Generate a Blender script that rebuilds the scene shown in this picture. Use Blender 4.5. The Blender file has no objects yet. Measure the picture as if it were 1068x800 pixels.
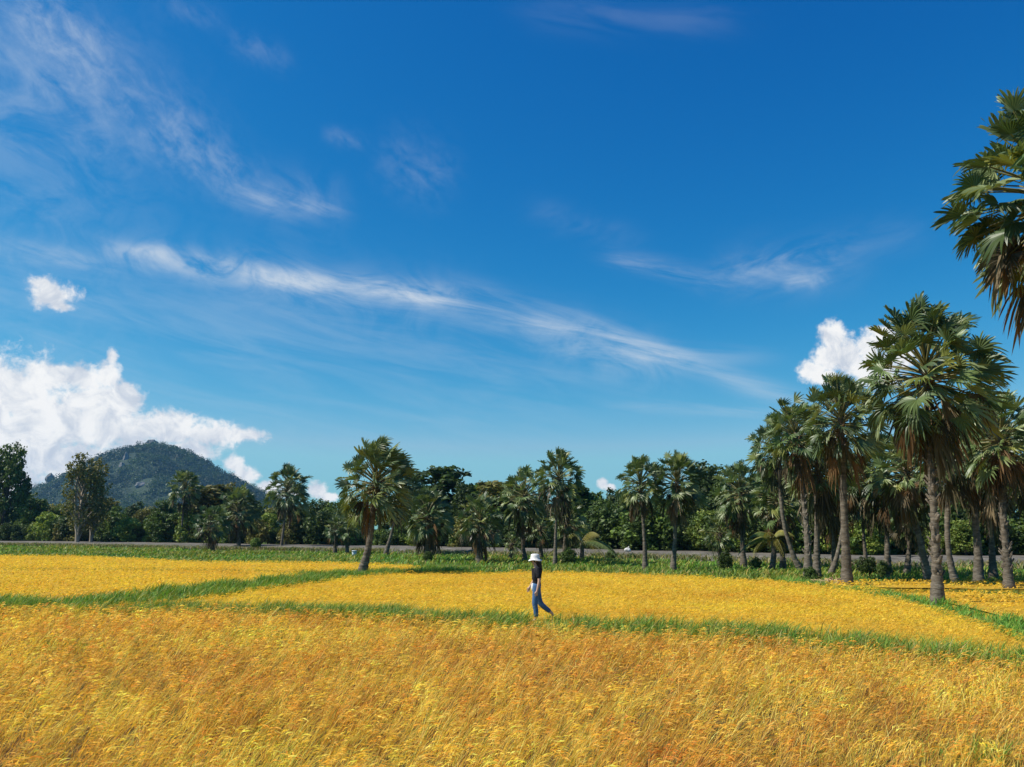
import bpy, math, numpy as np
from mathutils import Vector, noise as mnoise
PI = math.pi
R = math.radians
scene = bpy.context.scene
COL = scene.collection
rng = np.random.default_rng(11)

# ------------------------------------------------------------------ camera
CAM_Z = 2.47
PITCH = math.atan(152 / 850)
cam_d = bpy.data.cameras.new('camera')
cam = bpy.data.objects.new('camera', cam_d)
COL.objects.link(cam)
cam.location = (0, 0, CAM_Z)
cam.rotation_euler = (PI / 2 + PITCH, 0, 0)
cam_d.sensor_width = 36
cam_d.lens = 36 * 850 / 1068
cam_d.clip_start = 0.1
cam_d.clip_end = 30000
scene.camera = cam
SP, CP = math.sin(PITCH), math.cos(PITCH)

def ray(px, py):
    a = (px - 534) / 850
    b = -(py - 400) / 850
    return np.array([a, CP - b * SP, SP + b * CP])

def G(px, py, z=0.0):            # photograph pixel -> point on the level z
    d = ray(px, py)
    t = (z - CAM_Z) / d[2]
    return np.array([d[0] * t, d[1] * t, z])

def D(px, py, Y):                # photograph pixel -> point at distance Y
    d = ray(px, py)
    t = Y / d[1]
    return np.array([d[0] * t, Y, CAM_Z + d[2] * t])

# ------------------------------------------------------------------ materials
def new_mat(name):
    m = bpy.data.materials.new(name)
    m.use_nodes = True
    nt = m.node_tree
    nt.nodes.clear()
    return m, nt, nt.nodes, nt.links

def out(nt, sock):
    o = nt.nodes.new('ShaderNodeOutputMaterial')
    nt.links.new(sock, o.inputs['Surface'])

def ramp(nt, fac, stops):
    r = nt.nodes.new('ShaderNodeValToRGB')
    while len(r.color_ramp.elements) < len(stops):
        r.color_ramp.elements.new(0.5)
    for e, (p, c) in zip(r.color_ramp.elements, stops):
        e.position = p
        e.color = (*c, 1)
    nt.links.new(fac, r.inputs[0])
    return r.outputs[0]

def noise(nt, scale, detail=4, rough=0.6, vec=None, dist=0.0):
    n = nt.nodes.new('ShaderNodeTexNoise')
    n.inputs['Scale'].default_value = scale
    n.inputs['Detail'].default_value = detail
    n.inputs['Roughness'].default_value = rough
    n.inputs['Distortion'].default_value = dist
    if vec is None:
        tc = nt.nodes.new('ShaderNodeTexCoord')
        vec = tc.outputs['Object']
    nt.links.new(vec, n.inputs['Vector'])
    return n.outputs[0]

def mixc(nt, fac, a, b, mode='MIX'):
    n = nt.nodes.new('ShaderNodeMix')
    n.data_type = 'RGBA'
    n.blend_type = mode
    for s, v in ((n.inputs[0], fac), (n.inputs[6], a), (n.inputs[7], b)):
        if isinstance(v, (int, float)):
            s.default_value = v
        elif isinstance(v, tuple):
            s.default_value = (*v, 1)
        else:
            nt.links.new(v, s)
    return n.outputs[2]

def foliage_mat(name, trans=0.3, rough=0.5, spec=0.35, objvar=0.25, nscale=None, tint=(1, 1, 1)):
    """colour comes from the per-leaf attribute 'col', shifted a little per object"""
    m, nt, N, L = new_mat(name)
    at = N.new('ShaderNodeAttribute')
    at.attribute_name = 'col'
    c = mixc(nt, 1.0, at.outputs['Color'], tint, 'MULTIPLY')
    if objvar:
        oi = N.new('ShaderNodeObjectInfo')
        v = ramp(nt, oi.outputs['Random'], [(0, (1 - objvar,) * 3), (1, (1 + objvar, 1 + objvar * .8, 1 + objvar * .4))])
        c = mixc(nt, 1.0, c, v, 'MULTIPLY')
    if nscale:
        f = noise(nt, nscale, 3)
        v = ramp(nt, f, [(0.3, (0.7, 0.74, 0.7)), (0.7, (1.2, 1.15, 1.05))])
        c = mixc(nt, 1.0, c, v, 'MULTIPLY')
    b = N.new('ShaderNodeBsdfPrincipled')
    L.new(c, b.inputs['Base Color'])
    b.inputs['Roughness'].default_value = rough
    b.inputs['Specular IOR Level'].default_value = spec
    t = N.new('ShaderNodeBsdfTranslucent')
    tc = mixc(nt, 1.0, c, (1.3, 1.25, 0.7), 'MULTIPLY')
    L.new(tc, t.inputs['Color'])
    mx = N.new('ShaderNodeMixShader')
    mx.inputs[0].default_value = trans
    L.new(b.outputs[0], mx.inputs[1])
    L.new(t.outputs[0], mx.inputs[2])
    out(nt, mx.outputs[0])
    return m

def plain_mat(name, stops, scale, rough=0.85, bump=0.0, bscale=None, detail=6, spec=0.25, mapping=None, objvar=0):
    m, nt, N, L = new_mat(name)
    vec = None
    if mapping:
        tc = N.new('ShaderNodeTexCoord')
        mp = N.new('ShaderNodeMapping')
        mp.inputs['Scale'].default_value = mapping
        L.new(tc.outputs['Object'], mp.inputs['Vector'])
        vec = mp.outputs[0]
    f = noise(nt, scale, detail, 0.65, vec)
    c = ramp(nt, f, stops)
    if objvar:
        oi = N.new('ShaderNodeObjectInfo')
        v = ramp(nt, oi.outputs['Random'], [(0, (1 - objvar,) * 3), (1, (1 + objvar,) * 3)])
        c = mixc(nt, 1.0, c, v, 'MULTIPLY')
    b = N.new('ShaderNodeBsdfPrincipled')
    L.new(c, b.inputs['Base Color'])
    b.inputs['Roughness'].default_value = rough
    b.inputs['Specular IOR Level'].default_value = spec
    if bump:
        bp = N.new('ShaderNodeBump')
        bp.inputs['Strength'].default_value = 1.0
        bp.inputs['Distance'].default_value = bump
        L.new(noise(nt, bscale or scale * 3, 5, 0.6, vec), bp.inputs['Height'])
        L.new(bp.outputs[0], b.inputs['Normal'])
    out(nt, b.outputs[0])
    return m

M = {}
M['palm_leaf'] = foliage_mat('palm_leaf', 0.20, 0.45, 0.5, 0.12)
M['dry_frond'] = foliage_mat('dry_frond', 0.12, 0.75, 0.2, 0.2)
M['tree_leaf'] = foliage_mat('tree_leaf', 0.25, 0.55, 0.3, 0.3)
M['rice'] = foliage_mat('rice', 0.40, 0.7, 0.08, 0)
M['grass'] = foliage_mat('grass', 0.3, 0.55, 0.3, 0)
M['palm_bark'] = plain_mat('palm_bark', [(0.3, (0.055, 0.044, 0.032)), (0.5, (0.13, 0.108, 0.08)), (0.72, (0.25, 0.215, 0.165))], 3.0, 0.9, 0.03, 9,
                           mapping=(1, 1, 3.2), objvar=0.15)
M['bark'] = plain_mat('bark', [(0.3, (0.05, 0.04, 0.03)), (0.7, (0.16, 0.13, 0.10))], 4.0, 0.9, 0.02, 12, mapping=(2.5, 2.5, .7))
M['pale_bark'] = plain_mat('pale_bark', [(0.3, (0.22, 0.18, 0.13)), (0.7, (0.42, 0.35, 0.27))], 3.0, 0.9, 0.02, 12, mapping=(2.5, 2.5, .7))

# ------------------------------------------------------------------ mesh builder
class MB:
    def __init__(s):
        s.V, s.Q, s.T, s.C, s.n = [], [], [], [], 0
        s.mq, s.mt = [], []

    def add(s, V, Q=None, T=None, col=(1, 1, 1), mat=0):
        V = np.asarray(V, float).reshape(-1, 3)
        s.V.append(V)
        c = np.asarray(col, float)
        if c.ndim == 1:
            c = np.broadcast_to(c, (len(V), 3))
        s.C.append(c)
        if Q is not None and len(Q):
            Q = np.asarray(Q, int).reshape(-1, 4)
            s.Q.append(Q + s.n)
            s.mq.append(np.full(len(Q), mat))
        if T is not None and len(T):
            T = np.asarray(T, int).reshape(-1, 3)
            s.T.append(T + s.n)
            s.mt.append(np.full(len(T), mat))
        s.n += len(V)

    def mesh(s, name, mats, smooth=False):
        V = np.concatenate(s.V)
        Q = np.concatenate(s.Q) if s.Q else np.zeros((0, 4), int)
        T = np.concatenate(s.T) if s.T else np.zeros((0, 3), int)
        me = bpy.data.meshes.new(name)
        me.vertices.add(len(V))
        me.vertices.foreach_set('co', V.astype(np.float32).ravel())
        loops = np.concatenate([Q.ravel(), T.ravel()]).astype(np.int32)
        me.loops.add(len(loops))
        me.loops.foreach_set('vertex_index', loops)
        me.polygons.add(len(Q) + len(T))
        ls = np.concatenate([np.arange(len(Q)) * 4, len(Q) * 4 + np.arange(len(T)) * 3]).astype(np.int32)
        me.polygons.foreach_set('loop_start', ls)
        mi = np.concatenate(s.mq + s.mt).astype(np.int32)
        me.polygons.foreach_set('material_index', mi)
        if smooth:
            me.polygons.foreach_set('use_smooth', np.ones(len(mi), bool))
        C = np.concatenate(s.C)
        a = me.attributes.new('col', 'FLOAT_COLOR', 'POINT')
        a.data.foreach_set('color', np.concatenate([C, np.ones((len(C), 1))], 1).astype(np.float32).ravel())
        for m in (mats if isinstance(mats, (list, tuple)) else [mats]):
            me.materials.append(m)
        me.update(calc_edges=True)
        me.validate()
        return me

def obj(name, me, parent=None, loc=None):
    o = bpy.data.objects.new(name, me)
    COL.objects.link(o)
    if parent is not None:
        o.parent = parent
    if loc is not None:
        o.location = loc
    return o

def tag(o, label=None, cat=None, group=None, kind=None):
    if label: o['label'] = label
    if cat: o['category'] = cat
    if group: o['group'] = group
    if kind: o['kind'] = kind
    return o

def empty(name, loc):
    o = bpy.data.objects.new(name, None)
    COL.objects.link(o)
    o.location = loc
    o.empty_display_size = 0.3
    return o

def tube(mb, pts, radii, sides=10, col=(1, 1, 1), mat=0, jit=0.0, cap=True, r=None):
    pts = np.asarray(pts, float)
    n = len(pts)
    V = []
    t0 = pts[1] - pts[0]
    ref = np.array([0, 1, 0.]) if abs(t0[1]) < 0.8 * np.linalg.norm(t0) else np.array([1., 0, 0])
    for i in range(n):
        t = pts[min(i + 1, n - 1)] - pts[max(i - 1, 0)]
        t /= np.linalg.norm(t) + 1e-9
        u = np.cross(t, ref); u /= np.linalg.norm(u) + 1e-9
        v = np.cross(t, u)
        a = np.arange(sides) / sides * 2 * PI
        rad = radii[i] * (1 + (jit * (r.random(sides) - .5) if r is not None else 0))
        rad = np.broadcast_to(rad, (sides,))
        V.append(pts[i] + np.outer(np.cos(a) * rad, u) + np.outer(np.sin(a) * rad, v))
    Q = []
    for i in range(n - 1):
        for k in range(sides):
            k2 = (k + 1) % sides
            Q.append((i * sides + k, i * sides + k2, (i + 1) * sides + k2, (i + 1) * sides + k))
    V = np.concatenate(V)
    T = []
    if cap:
        V = np.concatenate([V, pts[:1], pts[-1:]])
        b, e = n * sides, n * sides + 1
        for k in range(sides):
            k2 = (k + 1) % sides
            T.append((b, k2, k))
            T.append((e, (n - 1) * sides + k, (n - 1) * sides + k2))
    mb.add(V, Q, T, col, mat)

def smooth_path(pts, n):
    """Catmull-Rom through the points"""
    P = np.asarray(pts, float)
    P = np.vstack([2 * P[0] - P[1], P, 2 * P[-1] - P[-2]])
    m = len(P) - 3
    o = []
    for t in np.linspace(0, m - 1e-6, n):
        i = int(t); f = t - i
        a, b, c, d = P[i:i + 4]
        o.append(0.5 * ((2 * b) + (-a + c) * f + (2 * a - 5 * b + 4 * c - d) * f * f + (-a + 3 * b - 3 * c + d) * f ** 3))
    return np.array(o)

# ------------------------------------------------------------------ blades (rice, grass)
def pick(r, pal, n, jit=0.12):
    pal = np.asarray(pal, float)
    w = pal[:, 3] / pal[:, 3].sum()
    i = r.choice(len(pal), n, p=w)
    return pal[i, :3] * (1 + jit * r.standard_normal((n, 1)))

def blades(mb, xy, z0, h, w, lean, az, col, r, face=None, droop=0.25, seg=3, mat=0):
    """curved tapering strips; lean = how far the tip goes sideways / h"""
    n = len(xy)
    t = np.linspace(0, 1, seg + 1)
    w = np.broadcast_to(w, (n,))
    dx, dy = np.cos(az), np.sin(az)
    fa = r.random(n) * PI if face is None else face
    wx, wy = np.cos(fa), np.sin(fa)
    rows = []
    for k, tt in enumerate(t):
        s = lean * h * tt ** 2
        z = h * (tt - droop * tt ** 2.5)
        c = np.stack([xy[:, 0] + dx * s, xy[:, 1] + dy * s, z0 + z], 1)
        ww = w * (0.75 + 0.5 * tt if tt < 0.5 else 2.0 * (1 - tt) * 1.0 + 0.03)
        off = np.stack([wx * ww / 2, wy * ww / 2, 0 * ww], 1)
        rows += [c - off, c + off]
    V = np.stack(rows, 1)                       # n, 2(seg+1), 3
    m = 2 * (seg + 1)
    q = np.array([(2 * k, 2 * k + 1, 2 * k + 3, 2 * k + 2) for k in range(seg)])
    Q = (np.arange(n)[:, None, None] * m + q[None]).reshape(-1, 4)
    mb.add(V.reshape(-1, 3), Q, None, np.repeat(np.clip(col, 0, 1), m, 0), mat)

def panicles(mb, xy, z0, h, w, ln, az, col, r, seg=5, mat=0):
    """a rising stem that arches over into a drooping ear, with uneven grain outline"""
    n = len(xy)
    dx, dy = np.cos(az), np.sin(az)
    fa = az + PI / 2 + r.normal(0, .7, n)
    wx, wy = np.cos(fa), np.sin(fa)
    rows = []
    ws = [0.25, 0.9, 1.15, 1.0, 0.75, 0.1]
    for k in range(seg + 1):
        a = k / seg * 2.0                         # arch angle
        s = ln * (1 - np.cos(a)) * 0.42 + ln * 0.3 * k / seg
        z = h + ln * 0.34 * (np.sin(a + .2)) - ln * 0.16 * k / seg
        c = np.stack([xy[:, 0] + dx * s, xy[:, 1] + dy * s, z0 + z], 1)
        ww = w * ws[k] * r.uniform(.6, 1.35, n)
        off = np.stack([wx * ww / 2, wy * ww / 2, r.normal(0, .3, n) * ww], 1)
        rows += [c - off, c + off]
    V = np.stack(rows, 1)
    m = 2 * (seg + 1)
    q = np.array([(2 * k, 2 * k + 1, 2 * k + 3, 2 * k + 2) for k in range(seg)])
    Q = (np.arange(n)[:, None, None] * m + q[None]).reshape(-1, 4)
    mb.add(V.reshape(-1, 3), Q, None, np.repeat(np.clip(col, 0, 1), m, 0), mat)

def in_poly(P, poly):
    x, y = P[:, 0], P[:, 1]
    c = np.zeros(len(P), bool)
    n = len(poly)
    j = n - 1
    for i in range(n):
        xi, yi = poly[i][:2]; xj, yj = poly[j][:2]
        if yi != yj:
            c ^= ((yi > y) != (yj > y)) & (x < (xj - xi) * (y - yi) / (yj - yi) + xi)
        j = i
    return c

def fnoise(xy, s, seed=0.0):
    return np.array([mnoise.noise((a * s + seed, b * s - seed, seed * .37)) for a, b in xy])

def scatter(poly, dens, r, edge=None):
    """points inside poly with density dens(x,y)->per m2"""
    P = np.array([p[:2] for p in poly])
    lo, hi = P.min(0), P.max(0)
    dmax = dens if np.isscalar(dens) else dens(None)
    n = int((hi - lo).prod() * dmax)
    xy = lo + r.random((n, 2)) * (hi - lo)
    if not np.isscalar(dens):
        xy = xy[r.random(n) < dens(xy) / dmax]
    return xy[in_poly(xy, poly)]

def curve_px(pts, z, n=40):
    W = [G(x, y, z) for x, y in pts]
    return smooth_path(W, n)

# ------------------------------------------------------------------ field layout
# boundaries given as seen in the photograph, laid on the ground in metres
bank_front = curve_px([(-260, 632), (-80, 632), (20, 633), (120, 635), (250, 635), (380, 640), (470, 645), (560, 651), (640, 655),
                       (740, 661), (850, 668), (960, 676), (1068, 689), (1260, 718)], 0.42, 70)
bank_left = curve_px([(-60, 631), (40, 630), (110, 627), (170, 622), (230, 614), (300, 606), (345, 600.5), (378, 598), (430, 596), (470, 594)], 0.42, 44)
bank_right = curve_px([(800, 603), (850, 608.5), (900, 615), (950, 624), (1000, 636), (1068, 655), (1180, 694), (1300, 742)], 0.42, 40)
back_mid = curve_px([(430, 593), (520, 592.5), (600, 593), (700, 596), (760, 599), (800, 601.5)], 0.6, 20)
back_left = curve_px([(-150, 577), (0, 577), (100, 578), (200, 582.5), (300, 583), (350, 583.5), (400, 585), (440, 588), (455, 590)], 0.6, 24)

def offset(c, d):
    """shift a polyline sideways (positive = to the left of travel)"""
    t = np.gradient(c[:, :2], axis=0)
    t /= np.linalg.norm(t, axis=1)[:, None]
    o = c.copy()
    o[:, 0] += -t[:, 1] * d
    o[:, 1] += t[:, 0] * d
    return o

poly_front = list(offset(bank_front, -0.55)) + [np.array([13, 4.2, 0]), np.array([-13, 4.2, 0])]
pm_back = list(offset(bank_left, -1.25)[8:]) + list(back_mid[2:]) + list(offset(bank_right, -0.6))
bf = offset(bank_front, 0.6)
x0 = pm_back[0][0]
poly_mid = pm_back + [p for p in bf[::-1] if p[0] > x0 - 1.0 and p[0] < pm_back[-1][0]]
poly_left = list(offset(bank_left, 1.25)) + list(back_left[::-1])
# right hand fields behind the palm row
right_a = curve_px([(905, 613), (960, 612.5), (1010, 613.5), (1068, 615), (1200, 618), (1400, 622)], 0.55, 20)
poly_right = list(offset(bank_right, 0.6)[5:]) + [np.array([30, 15, 0]), np.array([36, 24, 0])] + list(right_a[::-1])
right_b0 = curve_px([(860, 607), (960, 608.5), (1068, 609), (1300, 611)], 0.55, 12)
right_b1 = curve_px([(860, 602.5), (960, 602.5), (1068, 602.5), (1300, 603.5)], 0.55, 12)
poly_right_back = list(right_b0) + list(right_b1[::-1])

# ------------------------------------------------------------------ ground sheet
def ground_mat():
    m, nt, N, L = new_mat('ground')
    tc = N.new('ShaderNodeTexCoord')
    f1 = noise(nt, 0.16, 5, 0.6, tc.outputs['Object'])
    f2 = noise(nt, 1.8, 6, 0.7, tc.outputs['Object'])
    c1 = ramp(nt, f1, [(0.32, (0.035, 0.075, 0.012)), (0.5, (0.075, 0.125, 0.02)), (0.62, (0.14, 0.15, 0.03)), (0.75, (0.15, 0.11, 0.05))])
    c2 = ramp(nt, f2, [(0.3, (0.55, 0.55, 0.5)), (0.7, (1.3, 1.3, 1.2))])
    c = mixc(nt, 1.0, c1, c2, 'MULTIPLY')
    b = N.new('ShaderNodeBsdfPrincipled')
    L.new(c, b.inputs['Base Color'])
    b.inputs['Roughness'].default_value = 0.95
    b.inputs['Specular IOR Level'].default_value = 0.1
    bp = N.new('ShaderNodeBump')
    bp.inputs['Distance'].default_value = 0.1
    L.new(f2, bp.inputs['Height'])
    L.new(bp.outputs[0], b.inputs['Normal'])
    out(nt, b.outputs[0])
    return m

mb = MB()
gx = np.concatenate([[-9000, -4000, -2000, -1000, -500], np.linspace(-260, 260, 105), [500, 1000, 2000, 4000, 9000]])
gy = np.concatenate([[-3000, -1000, -300, -100], np.linspace(-40, 300, 90), [500, 1000, 2000, 4000, 9000]])
XX, YY = np.meshgrid(gx, gy)
ZZ = np.array([[mnoise.noise((x * .15, y * .15, 0)) * 0.07 if abs(x) < 250 and y < 290 else 0 for x in gx] for y in gy]) - 0.04
nx = len(gx)
Q = [(j * nx + i, j * nx + i + 1, (j + 1) * nx + i + 1, (j + 1) * nx + i) for j in range(len(gy) - 1) for i in range(nx - 1)]
mb.add(np.stack([XX, YY, ZZ], -1).reshape(-1, 3), Q)
tag(obj('ground', mb.mesh('ground', ground_mat(), True)), kind='structure')

# ------------------------------------------------------------------ earth banks
M['earth'] = plain_mat('earth', [(0.3, (0.07, 0.06, 0.025)), (0.5, (0.10, 0.12, 0.03)), (0.75, (0.15, 0.12, 0.06))], 2.0, 0.95, 0.05, 8)
def bank(name, c, width, h):
    c = smooth_path(c[::2], 160)
    mb = MB()
    prof = [(-0.75, -0.06), (-0.42, .75), (-0.2, 1.0), (0.2, 1.0), (0.42, .75), (0.75, -0.06)]
    V = []
    for k, (u, v) in enumerate(prof):
        o = offset(c, u * width)
        z = np.array([h * v * (1 + .25 * mnoise.noise((p[0] * .9, p[1] * .9, k * 3.1))) for p in o]) if v > 0 else np.full(len(o), -.12)
        V.append(np.stack([o[:, 0], o[:, 1], z], 1))
    V = np.stack(V, 1)
    m = len(prof)
    Q = [(i * m + k, (i + 1) * m + k, (i + 1) * m + k + 1, i * m + k + 1) for i in range(len(c) - 1) for k in range(m - 1)]
    mb.add(V.reshape(-1, 3), Q)
    return tag(obj(name, mb.mesh(name, M['earth'], True)), kind='structure')
bank('field_bank', bank_front, 1.1, 0.3)
bank('field_bank', bank_left, 2.2, 0.32)
bank('field_bank', bank_right, 1.2, 0.3)
tree_row_bank = curve_px([(840, 607), (880, 611.5), (930, 612), (1000, 616), (1068, 621), (1250, 628)], 0.25, 30)
bank('field_bank', tree_row_bank, 1.6, 0.22)

# ------------------------------------------------------------------ rice
GOLD = [(0.86, 0.48, 0.06, 5), (0.90, 0.60, 0.12, 4), (0.80, 0.39, 0.05, 3), (0.84, 0.62, 0.09, 2.0), (0.46, 0.22, 0.05, 1)]
LEAF = [(0.84, 0.50, 0.07, 4), (0.68, 0.45, 0.07, 3), (0.90, 0.60, 0.16, 3), (0.30, 0.36, 0.05, 1.4), (0.52, 0.26, 0.08, 2.2), (0.92, 0.74, 0.22, 1.3)]
GOLD_FAR = [(0.74, 0.49, 0.045, 4), (0.68, 0.44, 0.045, 4), (0.78, 0.55, 0.08, 3), (0.56, 0.44, 0.05, 1.5)]
LEAF_FAR = [(0.66, 0.47, 0.05, 4), (0.54, 0.42, 0.05, 3), (0.74, 0.52, 0.08, 3), (0.36, 0.38, 0.05, 1.2)]

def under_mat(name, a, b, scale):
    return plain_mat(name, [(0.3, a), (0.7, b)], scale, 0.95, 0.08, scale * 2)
M['stalks_near_shade'] = under_mat('stalks_near_shade', (0.06, 0.04, 0.015), (0.16, 0.10, 0.025), 5)  # floor of the near rice, coloured dark as the shade between the plants
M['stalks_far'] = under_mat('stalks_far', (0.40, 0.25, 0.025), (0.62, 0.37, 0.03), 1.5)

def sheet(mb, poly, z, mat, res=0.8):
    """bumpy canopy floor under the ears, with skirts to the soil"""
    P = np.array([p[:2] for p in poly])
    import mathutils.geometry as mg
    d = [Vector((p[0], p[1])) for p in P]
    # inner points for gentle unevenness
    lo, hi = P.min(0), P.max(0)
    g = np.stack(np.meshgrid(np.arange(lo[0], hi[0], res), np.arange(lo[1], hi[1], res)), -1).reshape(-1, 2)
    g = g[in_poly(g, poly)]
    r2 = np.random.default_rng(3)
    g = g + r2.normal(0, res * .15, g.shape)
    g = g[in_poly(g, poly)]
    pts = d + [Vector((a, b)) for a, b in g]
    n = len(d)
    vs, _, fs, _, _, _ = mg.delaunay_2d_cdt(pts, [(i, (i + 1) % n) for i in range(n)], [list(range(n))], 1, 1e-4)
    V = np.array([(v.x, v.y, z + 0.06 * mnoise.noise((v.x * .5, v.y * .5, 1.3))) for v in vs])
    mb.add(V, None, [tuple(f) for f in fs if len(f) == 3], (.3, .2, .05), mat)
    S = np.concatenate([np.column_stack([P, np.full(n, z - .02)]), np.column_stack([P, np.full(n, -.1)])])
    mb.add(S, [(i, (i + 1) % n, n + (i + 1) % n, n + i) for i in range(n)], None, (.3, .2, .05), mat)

WIND = 0.15      # direction the ears lean to (mostly +x)
def rice_field(name, label, poly, dens, H, sheet_z, wscale, pal_l, pal_g, mats, r, ratio=0.5, patch=0.35, seg=3, rel=1.0, line=None):
    mb = MB()
    sheet(mb, poly, sheet_z, 1, 0.8 if wscale < 2 else 1.6)
    xy = scatter(poly, dens, r)
    # gather the stems into hills a little
    cell = 0.2 * max(1, wscale * .6)
    hill = np.round(xy / cell) * cell
    _, hid = np.unique(np.round(xy / cell).astype(int) @ np.array([100003, 1]), return_inverse=True)
    nh = hid.max() + 1
    hz_h, hz_a, hz_c = r.normal(0, 1, nh)[hid], r.normal(0, 1, nh)[hid], r.normal(0, 1, nh)[hid]
    hill = hill + np.stack([np.sin(hill[:, 1] * 37.1 + hill[:, 0] * 11) * cell * .35, np.sin(hill[:, 0] * 51.7 + hill[:, 1] * 17) * cell * .35], 1)
    xy = hill + (xy - hill) * (0.5 if rel == 1 else .95)
    n = len(xy)
    hn = fnoise(xy, 0.55, 5.0) * .5 + fnoise(xy, 1.6, 2.0) * .5
    cn = fnoise(xy, 0.33, 9.0) * .8 + fnoise(xy, 1.1, 4.0) * .7
    ln_ = fnoise(xy, 0.7, 14.0)
    h = H * (1 + rel * .13 * hz_h + rel * (0.17 * hn + 0.10 * r.standard_normal(n)))
    d = np.hypot(xy[:, 0], xy[:, 1])
    bn = fnoise(xy, 2.2, 40.0) + .7 * fnoise(xy, .8, 44.0)
    isl = r.random(n) < ratio
    az = WIND + ln_ * .6 + r.normal(0, 0.4, n) + .4 * hz_a
    w = wscale if np.isscalar(wscale) else wscale
    wv = (0.0068 + 0.004 * r.random(n)) * w * np.clip(d / 12, .8, 10 if np.isscalar(dens) else 2.2)
    tint = 1 + patch * cn[:, None] * np.array([[.35, .75, .4]])
    tint = tint * np.clip(1 + (.20 if rel == 1 else .06) * hz_c, .45, 1.4)[:, None] * np.clip(1 + (.10 if rel == 1 else .04) * np.stack([-hz_a * .2, hz_a, hz_a * .5], 1), .6, 1.4)
    if line is not None:
        on = np.abs(xy[:, 1] - np.interp(xy[:, 0], line[:, 0], line[:, 1])) < .7
        tint = np.where(on[:, None], tint * np.array([[.5, .62, .7]]), tint)
        h = np.where(on, h * .93, h)
    if rel == 1:                                  # patches of withered brown plants
        tint = tint * (1 - np.clip(bn - .15, 0, .5)[:, None] * np.array([[.35, .65, .6]]))
    i = isl
    blades(mb, xy[i], 0.0, h[i] * r.uniform(.85, 1.28, i.sum()), wv[i], r.uniform(.25, .85, i.sum()), az[i] + r.normal(0, .35, i.sum()),
           pick(r, pal_l, i.sum()) * tint[i], r, droop=.12, seg=seg)
    i = ~isl
    panicles(mb, xy[i], 0.0, h[i] * .9, wv[i] * 1.15, r.uniform(.09, .18, i.sum()) * (1 + .15 * (w - 1)), az[i],
             pick(r, pal_g, i.sum()) * tint[i], r, seg=5)
    o = obj(name, mb.mesh(name, mats))
    tag(o, label, 'rice field', kind='stuff')
    return o

def near_d(xy):
    if xy is None: return 900.0
    d = np.hypot(xy[:, 0], xy[:, 1])
    inside = np.abs(xy[:, 0]) < 0.66 * xy[:, 1] + 2.0
    return np.where(inside & (xy[:, 1] > 5.2), 900.0 * np.clip(8.5 / d, .40, 1), 25.0)
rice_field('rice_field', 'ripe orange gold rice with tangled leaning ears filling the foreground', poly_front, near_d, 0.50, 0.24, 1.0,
           LEAF, GOLD, [M['rice'], M['stalks_near_shade']], np.random.default_rng(1), 0.68, .32)
def mid_d(xy):
    if xy is None: return 330.0
    inside = np.abs(xy[:, 0]) < 0.66 * xy[:, 1] + 2.0
    return np.where(inside, 330.0 * np.clip(22 / xy[:, 1], .4, 1), 12.0)
rice_field('rice_field', 'smooth yellow rice field in the middle, right behind the walking person', poly_mid, mid_d, 0.48, 0.38, 1.0,
           LEAF_FAR, GOLD_FAR, [M['rice'], M['stalks_far']], np.random.default_rng(2), 0.65, .34, rel=.55)
def left_d(xy):
    if xy is None: return 130.0
    inside = np.abs(xy[:, 0]) < 0.66 * xy[:, 1] + 2.0
    # thin foot path through the field
    t = np.abs(xy[:, 1] - 42.5 - xy[:, 0] * -0.05 - 1.2 * np.sin(xy[:, 0] * .2) * .3) < 0.55
    return np.where(inside, 130.0 * np.clip(26 / xy[:, 1], .35, 1), 6.0)
rice_field('rice_field', 'deep yellow rice field on the left, reaching back below the hill', poly_left, left_d, 0.48, 0.36, 1.6,
           LEAF_FAR, GOLD_FAR, [M['rice'], M['stalks_far']], np.random.default_rng(3), 0.6, .32, rel=.55, line=curve_px([(-120, 590.5), (0, 591.5), (100, 592), (200, 592.5), (290, 594), (345, 597)], .52, 20))
rice_field('rice_field', 'narrow yellow rice plot at the right edge beside the thick palm', poly_right,
           lambda xy: 90.0 if xy is None else np.where(xy[:, 0] < 0.7 * xy[:, 1] + 2, 90.0, 12.0), 0.48, 0.38, 1.5,
           LEAF_FAR, GOLD_FAR, [M['rice'], M['stalks_far']], np.random.default_rng(4), 0.4, .22, rel=.55)
rice_field('rice_field', 'thin strip of yellow rice seen between the right hand palm trunks', poly_right_back,
           lambda xy: 50.0 if xy is None else np.full(len(xy), 50.0), 0.48, 0.38, 2.0,
           LEAF_FAR, GOLD_FAR, [M['rice'], M['stalks_far']], np.random.default_rng(5), 0.4, .22, rel=.55)

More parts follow.
